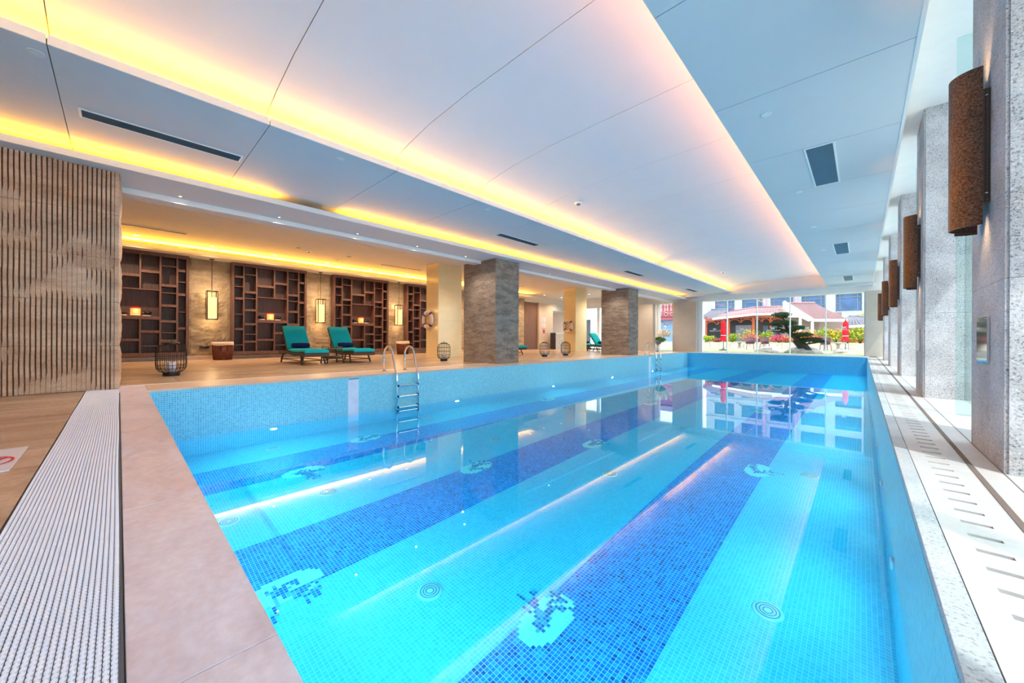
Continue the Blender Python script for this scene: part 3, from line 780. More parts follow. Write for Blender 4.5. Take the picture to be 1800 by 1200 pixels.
# woven gutter grating at the near end
gx0, gx1, gy0, gy1 = -7.72, 1.0, -.305, .002
o = thing('gutter_grating', 'white woven gutter grating running along the near end of the pool', 'grating', (-3.3, -.15, 0))
b = MB(); b.box(gx0, gx1, gy0-.004, gy1+.008, -.013, -.006); b.build('gutter_channel', M['joint'], o)
ncol = 24; pitch = .0128; bead = .0185
V = []; Fq = []
for c in range(ncol):
    nb = int((gx1-gx0)/bead)
    for k in range(nb):
        x = gx0+(k+.5)*bead; 
        if x < -4.6 and k % 1: continue
        wob = .0016*sin(x*2.6+.4)
        zc = .0035+.0018*sin(x*3.1)*sin(c*.3)
        y = gy0+(c+.5)*pitch+wob
        xo = x+(bead/2 if c % 2 else 0)
        o_ = len(V); hx, hy, t = bead*.41, pitch*.45, .55
        V += [(xo-hx, y-hy*.7, zc-.006), (xo+hx, y-hy*.7, zc-.006), (xo+hx, y+hy*.7, zc-.006), (xo-hx, y+hy*.7, zc-.006),
              (xo-hx*.92, y-hy, zc), (xo+hx*.5, y-hy, zc+.001), (xo+hx, y, zc+.0005), (xo+hx*.5, y+hy, zc+.001), (xo-hx*.92, y+hy, zc), (xo-hx*.4, y, zc+.0065)]
        Fq += [tuple(i+o_ for i in f) for f in ((4,5,9),(5,6,9),(6,7,9),(7,8,9),(8,4,9),(0,1,5,4),(1,2,6,5),(2,6,7),(2,3,8,7),(3,0,4,8))]
me = bpy.data.meshes.new('woven_beads'); me.from_pydata([(x+3.3, y+.15, z) for x, y, z in V], [], Fq); me.materials.append(plain('white_plastic_weave', lin(232,232,248), .45, var=.02)); me.update()
wb = bpy.data.objects.new('woven_beads', me); COL.objects.link(wb); wb.parent = o; wb['kind'] = 'stuff'
for k in range(ncol+1):
    b = MB(); pts = [(gx0+j*.12, gy0+k*pitch+.0016*sin((gx0+j*.12)*2.6+.4), -.0015) for j in range(int((gx1-gx0)/.12)+1)]
    b.tube(pts, .0014, 4, False); b.build('cord', M['slat'], o)

# no-diving plaque lying on the floor
o = thing('warning_plaque', 'white floor plaque with a red crossed circle beside the ribbed wall', 'sign', (-3.8, -.47, 0))
b = MB(); b.box(-4.1, -3.44, -.62, -.415, .001, .008); b.build('plate', M['plaque'], o, bevel=.002)
b = MB(); n = 36; cx, cy, rx, ry = -3.72, -.515, .13, .085
vs = [(cx+rx*q*cos(2*PI*k/n), cy+ry*q*sin(2*PI*k/n), .0095) for q in (1, .84) for k in range(n)]
b.add(vs, [(k, (k+1) % n, n+(k+1) % n, n+k) for k in range(n)])
b.obox((cx, cy, .0096), (.085, -.052, 0), (.006, .010, 0), (0, 0, .0003)); b.build('prohibition_mark', M['redink'], o)
b = MB(); b.tube([(cx-.06, cy+.01, .0098), (cx-.02, cy+.03, .0098), (cx+.05, cy+.005, .0098)], .005, 6); b.lathe([(0,.0101),(.012,.0101)], (cx-.08, cy+.02, 0), 10); b.build('diver_figure', M['greyink'], o)

# ================================================================== LOUNGE FURNITURE
YF = [0, .016, .04, .137, .1545, .297, .3145, .53, .549, .711, .733, .87, .895, .987, 1.0]
def shelf_unit(y0, wd, label, z0=.15, z1=3.33, depth=.34, group=None):
    x0 = XW+.02; xf = x0+depth; o = thing('shelf_unit', label, 'shelf', (x0+depth/2, y0+wd/2, z0), group)
    ww = M['wenge']; Y = lambda t: y0+wd*t
    H = z1-z0; zb = z0+.11; zt = z1-.10; z = lambda t: zt-(zt-zb)*t
    b = MB(); b.box(x0, x0+.015, y0, y0+wd, z0, z1); b.build('back_panel', M['wenge_back'], o)
    b = MB(); b.box(x0, xf, y0, y0+wd, z0, zb); b.build('plinth', ww, o)
    b = MB(); b.box(x0, xf, y0, y0+wd, zt, z1); b.build('top_rail', ww, o)
    cols = [(.03, .145), (.145, .305), (.305, .54), (.54, .722), (.722, .882), (.882, .97)]
    for t, th in ((.015, .03),): pass
    for a, c in ((0, .03), (.97, 1)):
        b = MB(); b.box(x0+.015, xf, Y(a), Y(c), zb, zt); b.build('side_panel', ww, o)
    for t in (.145, .305, .722, .882):
        b = MB(); b.box(x0+.015, xf-.004, Y(t)-.022, Y(t)+.022, zb, zt); b.build('divider', ww, o)
    for a, c in ((0, .352), (.641, 1)):
        b = MB(); b.box(x0+.015, xf-.006, Y(.54)-.02, Y(.54)+.02, z(c), z(a)); b.build('divider', ww, o)
    TH, tn = .075, .026
    sets = [[(.128,1),(.243,0),(.382,1),(.567,0),(.74,1),(.926,0)], [(.093,0),(.3,1),(.375,0),(.513,1),(.68,1),(.80,0),(.888,1)], [(.216,1),(.867,1)], [(.166,1),(.782,1),(.93,0)],
            [(.093,0),(.297,1),(.374,0),(.508,1),(.672,1),(.792,0),(.876,1)], [(.128,1),(.248,0),(.383,1),(.568,0),(.744,1),(.925,0)]]
    for (a, c), st in zip(cols, sets):
        for t, thick in st:
            h = TH if thick else tn; zz = z(t)
            b = MB(); b.box(x0+.015, xf-.01, Y(a)+.02, Y(c)-.02, zz-h/2, zz+h/2); b.build('shelf_board', ww, o)
    for t, h in ((.352, .03), (.641, .10)):
        b = MB(); b.box(x0+.015, xf-.005, Y(.305)+.02, Y(.722)-.02, z(t)-h/2, z(t)+h/2); b.build('shelf_board', ww, o)
    zs = z(.641)+.05
    return o, zs, Y
def bowl(x, y, z, label):
    o = thing('bowl', label, 'bowl', (x, y, z), 'dark bowls on white stands in the shelf niches')
    b = MB(); b.lathe([(.0,.0),(.09,0),(.10,.02),(.085,.03),(.06,.035)], (x,y,z), 18); b.build('stand', M['ring'], o)
    b = MB(); b.lathe([(.05,.03),(.105,.07),(.115,.11),(.085,.15),(.03,.165),(0,.166)], (x,y,z), 18); b.build('vessel', M['wax_dark'], o)
def shelf_lantern(x, y, z, label):
    o = thing('shelf_lantern', label, 'lantern', (x, y, z))
    for k in range(4):
        b = MB(); zz = z+.012+k*.055; b.lathe([(.10,zz-z),(.115,zz-z+.02),(.115,zz-z+.032),(.10,zz-z+.052)], (x,y,z), 20); b.build('glowing_ring', M['lamp_orange'], o)
    b = MB(); b.lathe([(.0,.0),(.11,0),(.11,.012),(0,.012)], (x,y,z), 20); b.build('base', M['wenge'], o)
    b = MB(); b.lathe([(.105,.232),(.12,.237),(.105,.262),(.03,.272),(0,.272)], (x,y,z), 20); b.build('lid', M['red'], o)
    lamp('bulb', 'POINT', (x+.13, y, z+.15), 1.6, (1,.42,.16), o, shadow_soft_size=.05)
units = [(-.87, 2.42, 'dark wood lattice shelf unit half hidden by the ribbed stone wall'), (2.66, 2.36, 'dark wood lattice shelf unit behind the closer teal lounger'), (6.03, 2.43, 'dark wood lattice shelf unit behind the second teal lounger'), (9.4, 2.4, 'dark wood lattice shelf unit partly hidden by the first marble column')]
for k, (y, wd, lb) in enumerate(units):
    o, zs, Y = shelf_unit(y, wd, lb)
    if k == 3: continue
    wh = ['beside the ribbed stone wall', 'behind the closer teal lounger', 'behind the second teal lounger'][k]
    yc = Y(.50); x = XW+.2
    shelf_lantern(x, yc, zs, f'lit orange lantern with red lid in the unit {wh}')
    bowl(x, yc-.27, zs, f'dark bowl before the orange lantern in the unit {wh}')
    bowl(x, yc+.24, zs, f'dark bowl beyond the orange lantern in the unit {wh}')
# hanging lanterns
def pendant(y, label):
    x = -15.72; o = thing('pendant_lantern', label, 'lamp', (x, y, 3.34)); h = .135
    b = MB(); b.lathe([(0,0),(.07,0),(.07,-.02),(0,-.02)], (x,y,3.34), 18); b.build('ceiling_plate', M['black'], o)
    b = MB(); b.tube([(x,y,3.32),(x,y,2.06)], .009, 8); b.build('rod', M['black'], o)
    b = MB(); z0, z1 = 1.34, 2.27
    for sx in (-1, 1):
        for sy in (-1, 1): b.box(x+sx*h-.011, x+sx*h+.011, y+sy*h-.011, y+sy*h+.011, z0, z1)
    for z in (z0, z1):
        for s in (-1, 1):
            b.box(x-h, x+h, y+s*h-.01, y+s*h+.01, z-.012, z+.012); b.box(x+s*h-.01, x+s*h+.01, y-h, y+h, z-.012, z+.012)
    b.box(x-h, x+h, y-.008, y+.008, z1-.01, z1+.01)
    b.build('lantern_frame', M['black'], o)
    b = MB(); q = .115; b.box(x-q, x+q, y-q, y+q, 1.37, 2.06); b.build('shade', M['lamp_shade'], o, bevel=.006)
    for z, e in ((1.28, 5), (2.15, 7)): lamp('bulb', 'POINT', (x-.04, y, z), e, (1,.68,.32), o, shadow_soft_size=.08)
pendant(2.12, 'lit hanging lantern in a black frame, between the first and second shelf units')
pendant(5.52, 'lit hanging lantern in a black frame, between the second and third shelf units')
pendant(8.96, 'lit hanging lantern in a black frame, beside the first marble column')
# towel baskets
def basket(x, y, label):
    o = thing('basket', label, 'basket', (x, y, 0))
    b = MB(); b.lathe([(0,.01),(.235,.01),(.24,.03),(.275,.54),(.262,.54),(.25,.2),(0,.2)], (x,y,0), 28); b.build('wicker_body', M['basket'], o)
    for k in range(28):
        a = 2*PI*k/28; b = MB(); b.tube([(x+.242*cos(a), y+.242*sin(a), .01), (x+.28*cos(a), y+.28*sin(a), .55)], .011, 5); b.build('cane', M['basket'], o)
    b = MB(); n = 28; vs = []
    for r, z in ((.292,.50),(.30,.55),(.29,.60),(.262,.60),(.25,.45)):
        for k in range(n): a = 2*PI*k/n; vs.append((x+r*cos(a), y+r*sin(a), z+(.012*sin(3*a)-.02 if r > .291 else 0)))
    b.add(vs, [(i*n+k, i*n+(k+1) % n, (i+1)*n+(k+1) % n, (i+1)*n+k) for i in range(4) for k in range(n)], True); b.build('cloth_lining', M['liner'], o)
    b = MB(); pts = [(x+.272*cos(2*PI*k/28), y+.272*sin(2*PI*k/28), .615) for k in range(28)]; b.tube(pts, .02, 6, False, True); b.build('rim', M['basket'], o)
basket(-15.4, 2.36, 'round wicker basket with a cloth lining, between the first and second shelf units')
basket(-15.3, 8.93, 'round wicker basket with a cloth lining, beside the first marble column')
o = thing('wall_outlet', 'small dark outlet plate low on the stone beside the wicker basket', 'outlet', (XW+.1, 1.95, .4))
b = MB(); b.box(XW+.06, XW+.115, 1.84, 2.1, .36, .45); b.build('plate', M['board'], o, bevel=.004)
b = MB(); b.box(XW+.115, XW+.12, 1.87, 1.95, .375, .435); b.box(XW+.115, XW+.12, 1.99, 2.07, .375, .435); b.build('socket', M['black'], o)

# sun loungers, built facing +x with the head end at -x
def make_lounger(wd=.64):
    root = thing('sun_lounger', '', 'lounger', (0,0,0)); h = wd/2
    prof = [(-1.25,.33),(-.9,.36),(-.55,.375),(-.2,.34),(.15,.31),(.5,.325),(.8,.345),(1.0,.33)]
    b = MB()
    for s in (-1, 1):
        poly = [(x, z) for x, z in prof]+[(x, z-.085) for x, z in prof[::-1]]
        b.prism(poly, s*h-.03*(s > 0), s*h+.03*(s < 0), 'y')
    n = len(prof); vs = [(x, s*h, z-.01) for s in (-1, 1) for x, z in prof]+[(x, s*h, z-.04) for s in (-1, 1) for x, z in prof]
    b.add(vs, [(k, k+1, n+k+1, n+k) for k in range(n-1)]+[(2*n+k, 3*n+k, 3*n+k+1, 2*n+k+1) for k in range(n-1)])
    b.box(.97, 1.01, -h, h, .23, .335); b.box(-1.27, -1.23, -h, h, .24, .335)
    b.build('wicker_frame', M['wicker'], root)
    hx, hz, ang, L = -.42, .375, R(128), .86
    d = Vector((cos(ang), 0, sin(ang))); nrm = Vector((sin(ang), 0, -cos(ang)))
    b = MB(); b.obox(Vector((hx,0,hz))+d*L/2-nrm*.02, d*L/2, (0,h,0), nrm*.02); b.build('backrest', M['wicker'], root)
    b = MB(); b.tube([(hx-.45, -h*.8, .34), tuple(Vector((hx,-h*.8,hz))+d*.55-nrm*.03)], .014, 6); b.tube([(hx-.45, h*.8, .34), tuple(Vector((hx,h*.8,hz))+d*.55-nrm*.03)], .014, 6); b.build('back_prop', M['wicker'], root)
    def pad(pts, w, th, name):
        b = MB(); m = len(pts); prof2 = [(-w, .0), (-w-.006, .3), (-w*.96, .85), (-w*.8, 1.0), (w*.8, 1.0), (w*.96, .85), (w+.006, .3), (w, .0)]
        vs = []
        for i, (p, nn) in enumerate(pts):
            k = .55 if i in (0, m-1) else 1
            for yy, t in prof2: vs.append(Vector(p)+Vector((0, yy, 0))+Vector(nn)*t*th*k)
        q = len(prof2)
        b.add(vs, [(i*q+k, i*q+(k+1) % q, (i+1)*q+(k+1) % q, (i+1)*q+k) for i in range(m-1) for k in range(q)], True)
        b.add([vs[k] for k in range(q)], [tuple(range(q))]); b.add([vs[(m-1)*q+k] for k in range(q)], [tuple(range(q))[::-1]])
        return b.build(name, M['teal'], root)
    sp = [(-.47,.372),(-.2,.348),(.15,.32),(.5,.335),(.8,.355),(1.0,.342),(1.03,.338)]
    pad([((x,0,z),(0,0,1)) for x, z in sp], h-.015, .085, 'seat_cushion')
    pad([(tuple(Vector((hx,0,hz))+d*t), tuple(nrm)) for t in (.06,.3,.6,.86,.885)], h-.015, .075, 'back_cushion')
    b = MB(); c = Vector((hx+.11, 0, hz+.145)); b.tube([c+Vector((0, y, 0)) for y in (-h*.74,-h*.7,-h*.3,h*.3,h*.7,h*.74)], [.045,.068,.075,.075,.068,.045], 14); b.build('bolster', M['navy'], root)
    for x, lean in ((-.95, -.13), (.62, .13)):
        for s in (-1, 1):
            for sg in (0, 1):
                b = MB(); b.bar((x+(0 if sg == 0 else lean*1.7), s*(h-.04), .29), (x+lean*(1.2 if sg == 0 else 2.6), s*(h-.02), 0.0), .04, .035, (0,1,0))
                b.build('leg', M['wicker'], root)
                if lean > 0 or True: break
    for s in (-1, 1):
        b = MB(); b.bar((-1.08, s*(h-.03), .11), (.75, s*(h-.03), .11), .025, .022); b.build('stretcher', M['wicker'], root)
    b = MB(); b.bar((-1.08, -h, .11), (-1.08, h, .11), .025, .022); b.bar((.75, -h, .11), (.75, h, .11), .025, .022); b.build('stretcher', M['wicker'], root)
    return root
proto = make_lounger()
LG = [(-11.72, 3.68, 0, 'teal cushioned sun lounger with raised back, the closer of the pair facing the pool'),
      (-11.75, 5.0, 0, 'teal cushioned sun lounger with raised back, the farther of the pair facing the pool'),
      (-12.2, 12.55, 0, 'teal sun lounger whose foot end shows behind the first granite column'),
      (-10.95, 19.6, -6, 'teal sun lounger with raised back beside the second marble column'),
      (-12.75, 20.9, -6, 'teal sun lounger in the bright corner, partly behind another')]
LG[0:2] = [(-11.72, 3.68, 0, LG[0][3]), (-11.7, 4.98, 0, LG[1][3])]
for k, (x, y, a, lb) in enumerate(LG):
    o = proto if k == 0 else copy_tree(proto)
    o.location = (x, y, 0); o.rotation_euler.z = R(a); tag(o, lb, 'lounger', 'teal sun loungers')
# side table between the loungers
x, y = -11.35, 4.32
o = thing('side_table', 'dark wicker side table with a lower shelf between the two teal loungers', 'table', (x, y, 0))
b = MB(); b.box(x-.22, x+.22, y-.2, y+.2, .40, .43); b.build('table_top', M['wicker'], o, bevel=.008)
for sx in (-1, 1):
    for sy in (-1, 1): b = MB(); b.bar((x+sx*.2, y+sy*.18, .43), (x+sx*.25, y+sy*.23, 0), .03, .03); b.build('leg', M['wicker'], o)
b = MB(); n = 10
vs = [(x+(-.22+.44*k/n), y+s*.19, .13+.05*(1-((k-n/2)/(n/2))**2)+dz) for s in (-1, 1) for dz in (0, .03) for k in range(n+1)]
m = n+1
b.add(vs, [(k, k+1, 2*m+k+1, 2*m+k) for k in range(n)]+[(m+k, 3*m+k, 3*m+k+1, m+k+1) for k in range(n)]+[(k, m+k, m+k+1, k+1) for k in range(n)]+[(2*m+k, 2*m+k+1, 3*m+k+1, 3*m+k) for k in range(n)])
b.build('lower_shelf', M['wicker'], o)
for s in (-1, 1):
    b = MB(); b.tube([(x-.24, y+s*.2, .43), (x-.24, y+s*.2, .475), (x+.24, y+s*.2, .475), (x+.24, y+s*.2, .43)], .012, 6); b.build('tray_rail', M['wicker'], o)

# wire lanterns on the deck
def make_lantern():
    o = thing('floor_lantern', '', 'lantern', (0,0,0)); r, h = .21, .60
    b = MB(); b.lathe([(0,0),(.115,0),(.12,.012),(.115,.06),(.1,.065),(0,.065)], (0,0,0), 24); b.build('base', M['black'], o)
    prof = [(.11,.06),(.165,.085),(.198,.13),(r,.19),(r,.44),(.198,.50),(.165,.545),(.11,.57)]
    for k in range(24):
        a = 2*PI*k/24; b = MB(); b.tube([(q*cos(a), q*sin(a), z) for q, z in prof], .0042, 5); b.build('cage_wire', M['black'], o)
    for z, q in ((.19, r), (.315, r), (.44, r), (.13, .198)):
        b = MB(); b.tube([(q*cos(2*PI*k/28), q*sin(2*PI*k/28), z) for k in range(28)], .0045, 5, False, True); b.build('cage_ring', M['black'], o)
    b = MB(); b.lathe([(.112,.565),(.115,.585),(.095,.595),(0,.597)], (0,0,0), 24); b.build('cap', M['black'], o)
    b = MB(); b.tube([(.05*cos(t), 0, .597+.035*sin(t)) for t in [PI*k/8 for k in range(9)]], .006, 6); b.build('handle', M['black'], o)
    b = MB(); b.lathe([(0,.065),(.07,.065),(.07,.235),(.062,.242),(0,.238)], (0,0,0), 22); c = b.build('candle', M['candle'], o)
    b = MB(); b.tube([(0,0,.238),(.002,0,.258)], .004, 5); b.build('wick', M['black'], c)
    return o
fl_ = make_lantern()
for k, (x, y, sc, lb) in enumerate(((-9.72, .70, 1.08, 'black wire floor lantern with a pale candle, beside the ribbed stone wall'), (-10.0, 7.34, 1, 'black wire floor lantern with a candle, before the first marble column'),
        (-9.56, 12.1, 1, 'black wire floor lantern with a candle, just beyond the first granite column'), (-9.56, 13.6, 1, 'black wire floor lantern with a candle, before the second marble column'))):
    o = fl_ if k == 0 else copy_tree(fl_)
    o.location = (x, y, 0); o.scale = (sc,)*3; tag(o, lb, 'lantern', 'wire lanterns on the pool deck')
# life rings
def ring(x, y, z, label):
    o = thing('life_ring', label, 'life ring', (x, y, z)); Rr, r = .285, .075
    b = MB(); n = 40; m = 12
    def seg(a0, a1, rr, name, mt):
        b = MB(); q = max(3, int((a1-a0)/(2*PI)*48)); pts = []
        vs = []
        for i in range(q+1):
            a = a0+(a1-a0)*i/q
            for k in range(m):
                t = 2*PI*k/m; R2 = Rr+rr*cos(t); vs.append((x+R2*cos(a), y+rr*.8*sin(t), z+R2*sin(a)))
        b.add(vs, [(i*m+k, i*m+(k+1) % m, (i+1)*m+(k+1) % m, (i+1)*m+k) for i in range(q) for k in range(m)], True); b.build(name, mt, o)
    seg(0, 2*PI, r, 'ring_body', M['ring'])
    for k in range(4): a = R(45+90*k); seg(a-.14, a+.14, r+.004, 'band', M['ringband'])
    b = MB(); b.box(x-.015, x+.015, y+.03, y+.075, z+.24, z+.30); b.build('hook', M['chrome'], o)
ring(-12.28, 8.235, 1.46, 'white life ring with maroon bands on the first marble column')
ring(-12.16, 17.515, 1.46, 'white life ring with maroon bands on the second marble column')

# wall notices, extinguisher sign, counter, far-corner items
x = XW+.025
for k, z in enumerate((2.04, 1.66)):
    o = thing('notice_board', ['white printed notice on the plaster wall, upper of the two', 'white printed notice on the plaster wall, lower of the two'][k], 'notice', (x, 20.3, z))
    b = MB(); b.box(x, x+.012, 20.02, 20.42, z-.16, z+.17); b.build('sheet', M['plaque'], o)
    b = MB(); rr = random.Random(k)
    for j in range(7): b.box(x+.012, x+.014, 20.07, 20.07+rr.uniform(.16,.3), z+.11-j*.035, z+.12-j*.035)
    b.build('text_lines', M['greyink'], o)
o = thing('fire_call_point', 'small red fire sign box under the white notices', 'sign', (x, 20.25, 1.2))
b = MB(); b.box(x, x+.04, 20.17, 20.33, 1.12, 1.36); b.build('box', M['redink'], o, bevel=.01)
b = MB(); b.box(x, x+.012, 20.19, 20.31, .92, 1.06); b.build('tag', M['plaque'], o)
o = thing('marble_counter', 'veined marble counter with a dark end panel beside the passage', 'counter', (-15.55, 21.6, 0))
b = MB(); b.box(-15.72, -15.38, 20.66, 22.6, 0, 1.08); b.build('front_panel', M['marble_counter'], o)
b = MB(); b.box(-15.75, -15.34, 20.58, 20.66, 0, 1.14); b.build('end_panel', M['charcoal'], o)
b = MB(); b.box(-15.75, -15.34, 20.66, 22.65, 1.08, 1.14); b.build('counter_top', M['gloss_white'], o)
o = thing('privacy_panel', 'tall blue-grey panel standing before the bright far corner window', 'panel', (-14.2, 23.0, 0))
b = MB(); b.box(-14.35, -14.05, 22.95, 23.05, .12, 2.1); b.build('panel_board', M['bluegrey'], o, bevel=.01)
b = MB(); b.box(-14.4, -14.0, 22.9, 23.1, 0, .12); b.build('foot', M['charcoal'], o)

# flower arrangement by the far ladder
def leaf_cloud(b, c, rad, n, size, rr, mats=(0,), flat=1.0, shell=.55):
    for _ in range(n):
        v = Vector((rr.gauss(0,1), rr.gauss(0,1), rr.gauss(0,1))).normalized()*(shell+(1-shell)*rr.random())
        p = Vector(c)+Vector((v.x*rad[0], v.y*rad[1], v.z*rad[2]))
        u = Vector((rr.gauss(0,1), rr.gauss(0,1), rr.gauss(0,.6))).normalized(); w = u.cross(Vector((rr.gauss(0,1), rr.gauss(0,1), rr.gauss(0,1)))).normalized()
        s = size*rr.uniform(.6, 1.3); b.mi = rr.choice(mats)
        b.add([p-u*s, p+w*s*.5, p+u*s, p-w*s*.5], [(0,1,2,3)])
o = thing('flower_arrangement', 'large white flower arrangement on a slim stand before the narrow far window', 'flowers', (-9.0, 22.4, 0))
b = MB(); b.lathe([(0,0),(.15,0),(.14,.03),(.04,.06),(.035,.35),(.06,.42)], (-9.0,22.4,0), 16); b.build('stand', M['bluegrey'], o)
b = MB(); b.lathe([(.05,.4),(.16,.5),(.2,.6),(.17,.68)], (-8.95,22.4,0), 16); b.build('vase', M['slat'], o)
b = MB(); rr = random.Random(4); leaf_cloud(b, (-8.85,22.4,.72), (.28,.25,.16), 120, .09, rr); b.build('foliage', M['leaf_g'], o, 'stuff')
b = MB(); leaf_cloud(b, (-8.62,22.4,1.08), (.42,.36,.26), 520, .07, rr, (0,), 1, .3); b.build('blossoms', M['petal'], o, 'stuff')

# ================================================================== SCONCES AND PLATES ON THE PILLARS
for k, y in enumerate(PIL[2:]):
    wh = ['on the pillar closest to the camera', 'on the second pillar along the window wall', 'on the third pillar along the window wall', 'on the fourth pillar along the window wall', 'on the fifth pillar, closest to the far windows'][k]
    yc = y+.455; xc = .55; z0, z1 = 1.485, 2.49
    o = thing('wall_sconce', f'hammered bronze half-tube wall sconce {wh}', 'sconce', (xc, yc, (z0+z1)/2))
    def shell(yc, xc, r, a0, a1, name, z0, z1, t=.006):
        b = MB(); n = 22; vs = []
        for rr_, z in ((r, z0), (r, z1), (r-t, z1), (r-t, z0)):
            for i in range(n+1):
                a = a0+(a1-a0)*i/n; vs.append((xc-rr_*cos(a), yc+rr_*sin(a), z))
        q = n+1
        b.add(vs, [(i, i+1, q+i+1, q+i) for i in range(n)]+[(2*q+i, 2*q+i+1, 3*q+i+1, 3*q+i) for i in range(n)], True)
        b.add(vs, [(q+i, q+i+1, 2*q+i+1, 2*q+i) for i in range(n)]+[(3*q+i, 3*q+i+1, i+1, i) for i in range(n)]+[(0, q, 2*q, 3*q), (n, 3*q+n, 2*q+n, q+n)])
        b.build(name, M['bronze'], o)
    shell(yc, xc, .125, R(-92), R(58), 'front_shell', z0, z1)
    shell(yc+.028, xc, .13, R(50), R(100), 'rear_shell', z0-.012, z1-.03)
    b = MB(); b.box(xc, .585, yc-.124, yc-.095, z0+.14, z1-.15); b.build('bracket', M['wicker'], o)
    for z in (z0+.19, z1-.2):
        b = MB(); b.lathe([(0,0),(.008,0),(.008,.006),(0,.006)], (xc+.018, yc-.13, z), 8); b.build('screw', M['chrome'], o)
    for z, dz in ((z0+.14, -1), (z1-.14, 1)):
        l = lamp('bulb', 'SPOT', (xc-.03, yc-.03, z), 9, (1,.66,.36), o, spot_size=R(70), spot_blend=.8, shadow_soft_size=.03)
        l.rotation_euler = (PI, 0, 0) if dz > 0 else (0, 0, 0)
    o = thing('wall_plaque', f'small pale reflective plate below the sconce {wh}', 'plaque', (.58, yc, .75))
    b = MB(); b.box(.572, .583, y+.33, y+.62, .60, .90); b.build('plate', plain('mirror_plate', (.82,.84,.86,1), .06, .85) if k == 0 else M['plaque'], o)
    b = MB()
    for dy in (.345, .605):
        for z in (.615, .885): b.lathe([(0,0),(.006,0),(.006,.004),(0,.004)], (.571, y+dy, z), 8)
    b.build('fixing', M['chrome'], o)

# ================================================================== OUTSIDE
b = MB(); b.box(1.4, 60, -40, 140, -.4, -.05); b.box(-60, 1.4, 23.75, 140, -.4, -.02); b.box(-60, XW-.4, -40, 23.75, -.4, -.05)
struct(b.build('ground', M['terrace']))
b = MB(); b.box(-12, 6, 24.2, 35.6, -.02, .0); tag(b.build('lawn', M['lawn'], None, 'structure'), 'short pale lawn beyond the far windows', 'lawn')
bed = semp('trim_5', (0,0,0))
for k in range(17): 
    b = MB(); x = -15+k*1.3; b.box(x, x+1.28, 36.0, 36.35, -.02, .42+.03*((k*7) % 3)); b.build('edging_stone', M['rock'], bed)
b = MB(); b.box(-15, 7, 36.35, 44, -.02, .48); b.build('planting_soil', M['lawn'], bed)
# white building with rows of windows
o = thing('hotel_building', 'long white hotel block with rows of wide windows behind the garden', 'building', (-10, 70, 0))
b = MB(); b.box(-19.6, 9, 70.25, 80, 0, 17.6); b.build('wall_core', M['facade'], o)
BAYS = [(-18.3,-15.36), (-14.3,-11.48), (-10.44,-7.58), (-6.62,-3.89), (-2.75,0.0), (1.2,4.0), (5.2,8.0)]
ROWS = [(.8,3.4), (4.75,7.25), (8.4,10.4), (11.35,13.35), (14.3,16.3)]
xs = [-19.6]+[v for p in BAYS for v in p]+[9]
for a, c in zip(xs[0::2], xs[1::2]):
    b = MB(); b.box(a, c, 70, 70.3, 0, 17.6); b.build('wall_strip', M['facade'], o)
zs_ = [0]+[v for p in ROWS for v in p]+[17.6]
for p0, p1 in BAYS:
    for a, c in zip(zs_[0::2], zs_[1::2]):
        b = MB(); b.box(p0, p1, 70, 70.3, a, c); b.build('wall_spandrel', M['facade'], o)
for z in (7.6, 10.85, 13.8, 17.3):
    b = MB(); b.box(-19.7, -7.4, 69.85, 70, z, z+.18); b.build('ledge', M['facade'], o)
for x in (-11.3, -7.35):
    b = MB(); b.box(x, x+.33, 69.7, 70, 0, 17.6); b.build('pilaster', M['facade_pink'], o)
b = MB(); b.box(-11.3, -7.02, 69.75, 70, 13.6, 13.95); b.build('pilaster_band', M['facade_pink'], o)
wsrc = None
for p0, p1 in BAYS:
    for z0, z1 in ROWS:
        b = MB(); t = .08; w_ = p1-p0; x2, x3 = p0+w_*.17, p1-w_*.17; zt = z0+(z1-z0)*.78
        for bx in ((p0,p0+t,z0,z1),(p1-t,p1,z0,z1),(p0,p1,z0,z0+t),(p0,p1,z1-t,z1),(x2-t/2,x2+t/2,z0,z1),(x3-t/2,x3+t/2,z0,z1),(p0,p1,zt-t/2,zt+t/2),(p0,x2,z0+(z1-z0)*.42,z0+(z1-z0)*.42+t),(x3,p1,z0+(z1-z0)*.42,z0+(z1-z0)*.42+t)):
            b.box(bx[0], bx[1], 70.1, 70.18, bx[2], bx[3])
        f = b.build('window_frame', M['slat'], o)
        b = MB(); b.box(p0, p1, 70.19, 70.22, z0, z1); b.build('pane', M['win_glass'], f)
# tiled-roof helper: a sloped slab with rounded tile ribs running down it
def roof(o, e0, e1, r0, r1, m, name='roof_slope', nr=16, th=.12):
    e0, e1, r0, r1 = map(Vector, (e0, e1, r0, r1)); b = MB(); up = Vector((0,0,th))
    vs = [e0, e1, r1, r0, e0+up, e1+up, r1+up, r0+up]
    b.add(vs, [(0,3,2,1),(4,5,6,7),(0,1,5,4),(1,2,6,5),(2,3,7,6),(3,0,4,7)]); sl = b.build(name, m, o)
    src = None
    for k in range(nr):
        t = (k+.5)/nr; p = e0.lerp(e1, t)+up; q = r0.lerp(r1, t)+up
        b = MB(); b.tube([p, p.lerp(q, .5), q], max(.03, (e1-e0).length/nr*.3), 6); b.build('tile_row', m, sl)
    b = MB(); b.bar(e0+up*.2, e1+up*.2, .12, .22); b.build('eave_board', M['frame_white'], o)
    b = MB(); b.tube([r0+up*1.4, r1+up*1.4], .11, 8); b.build('ridge_cap', m, o)
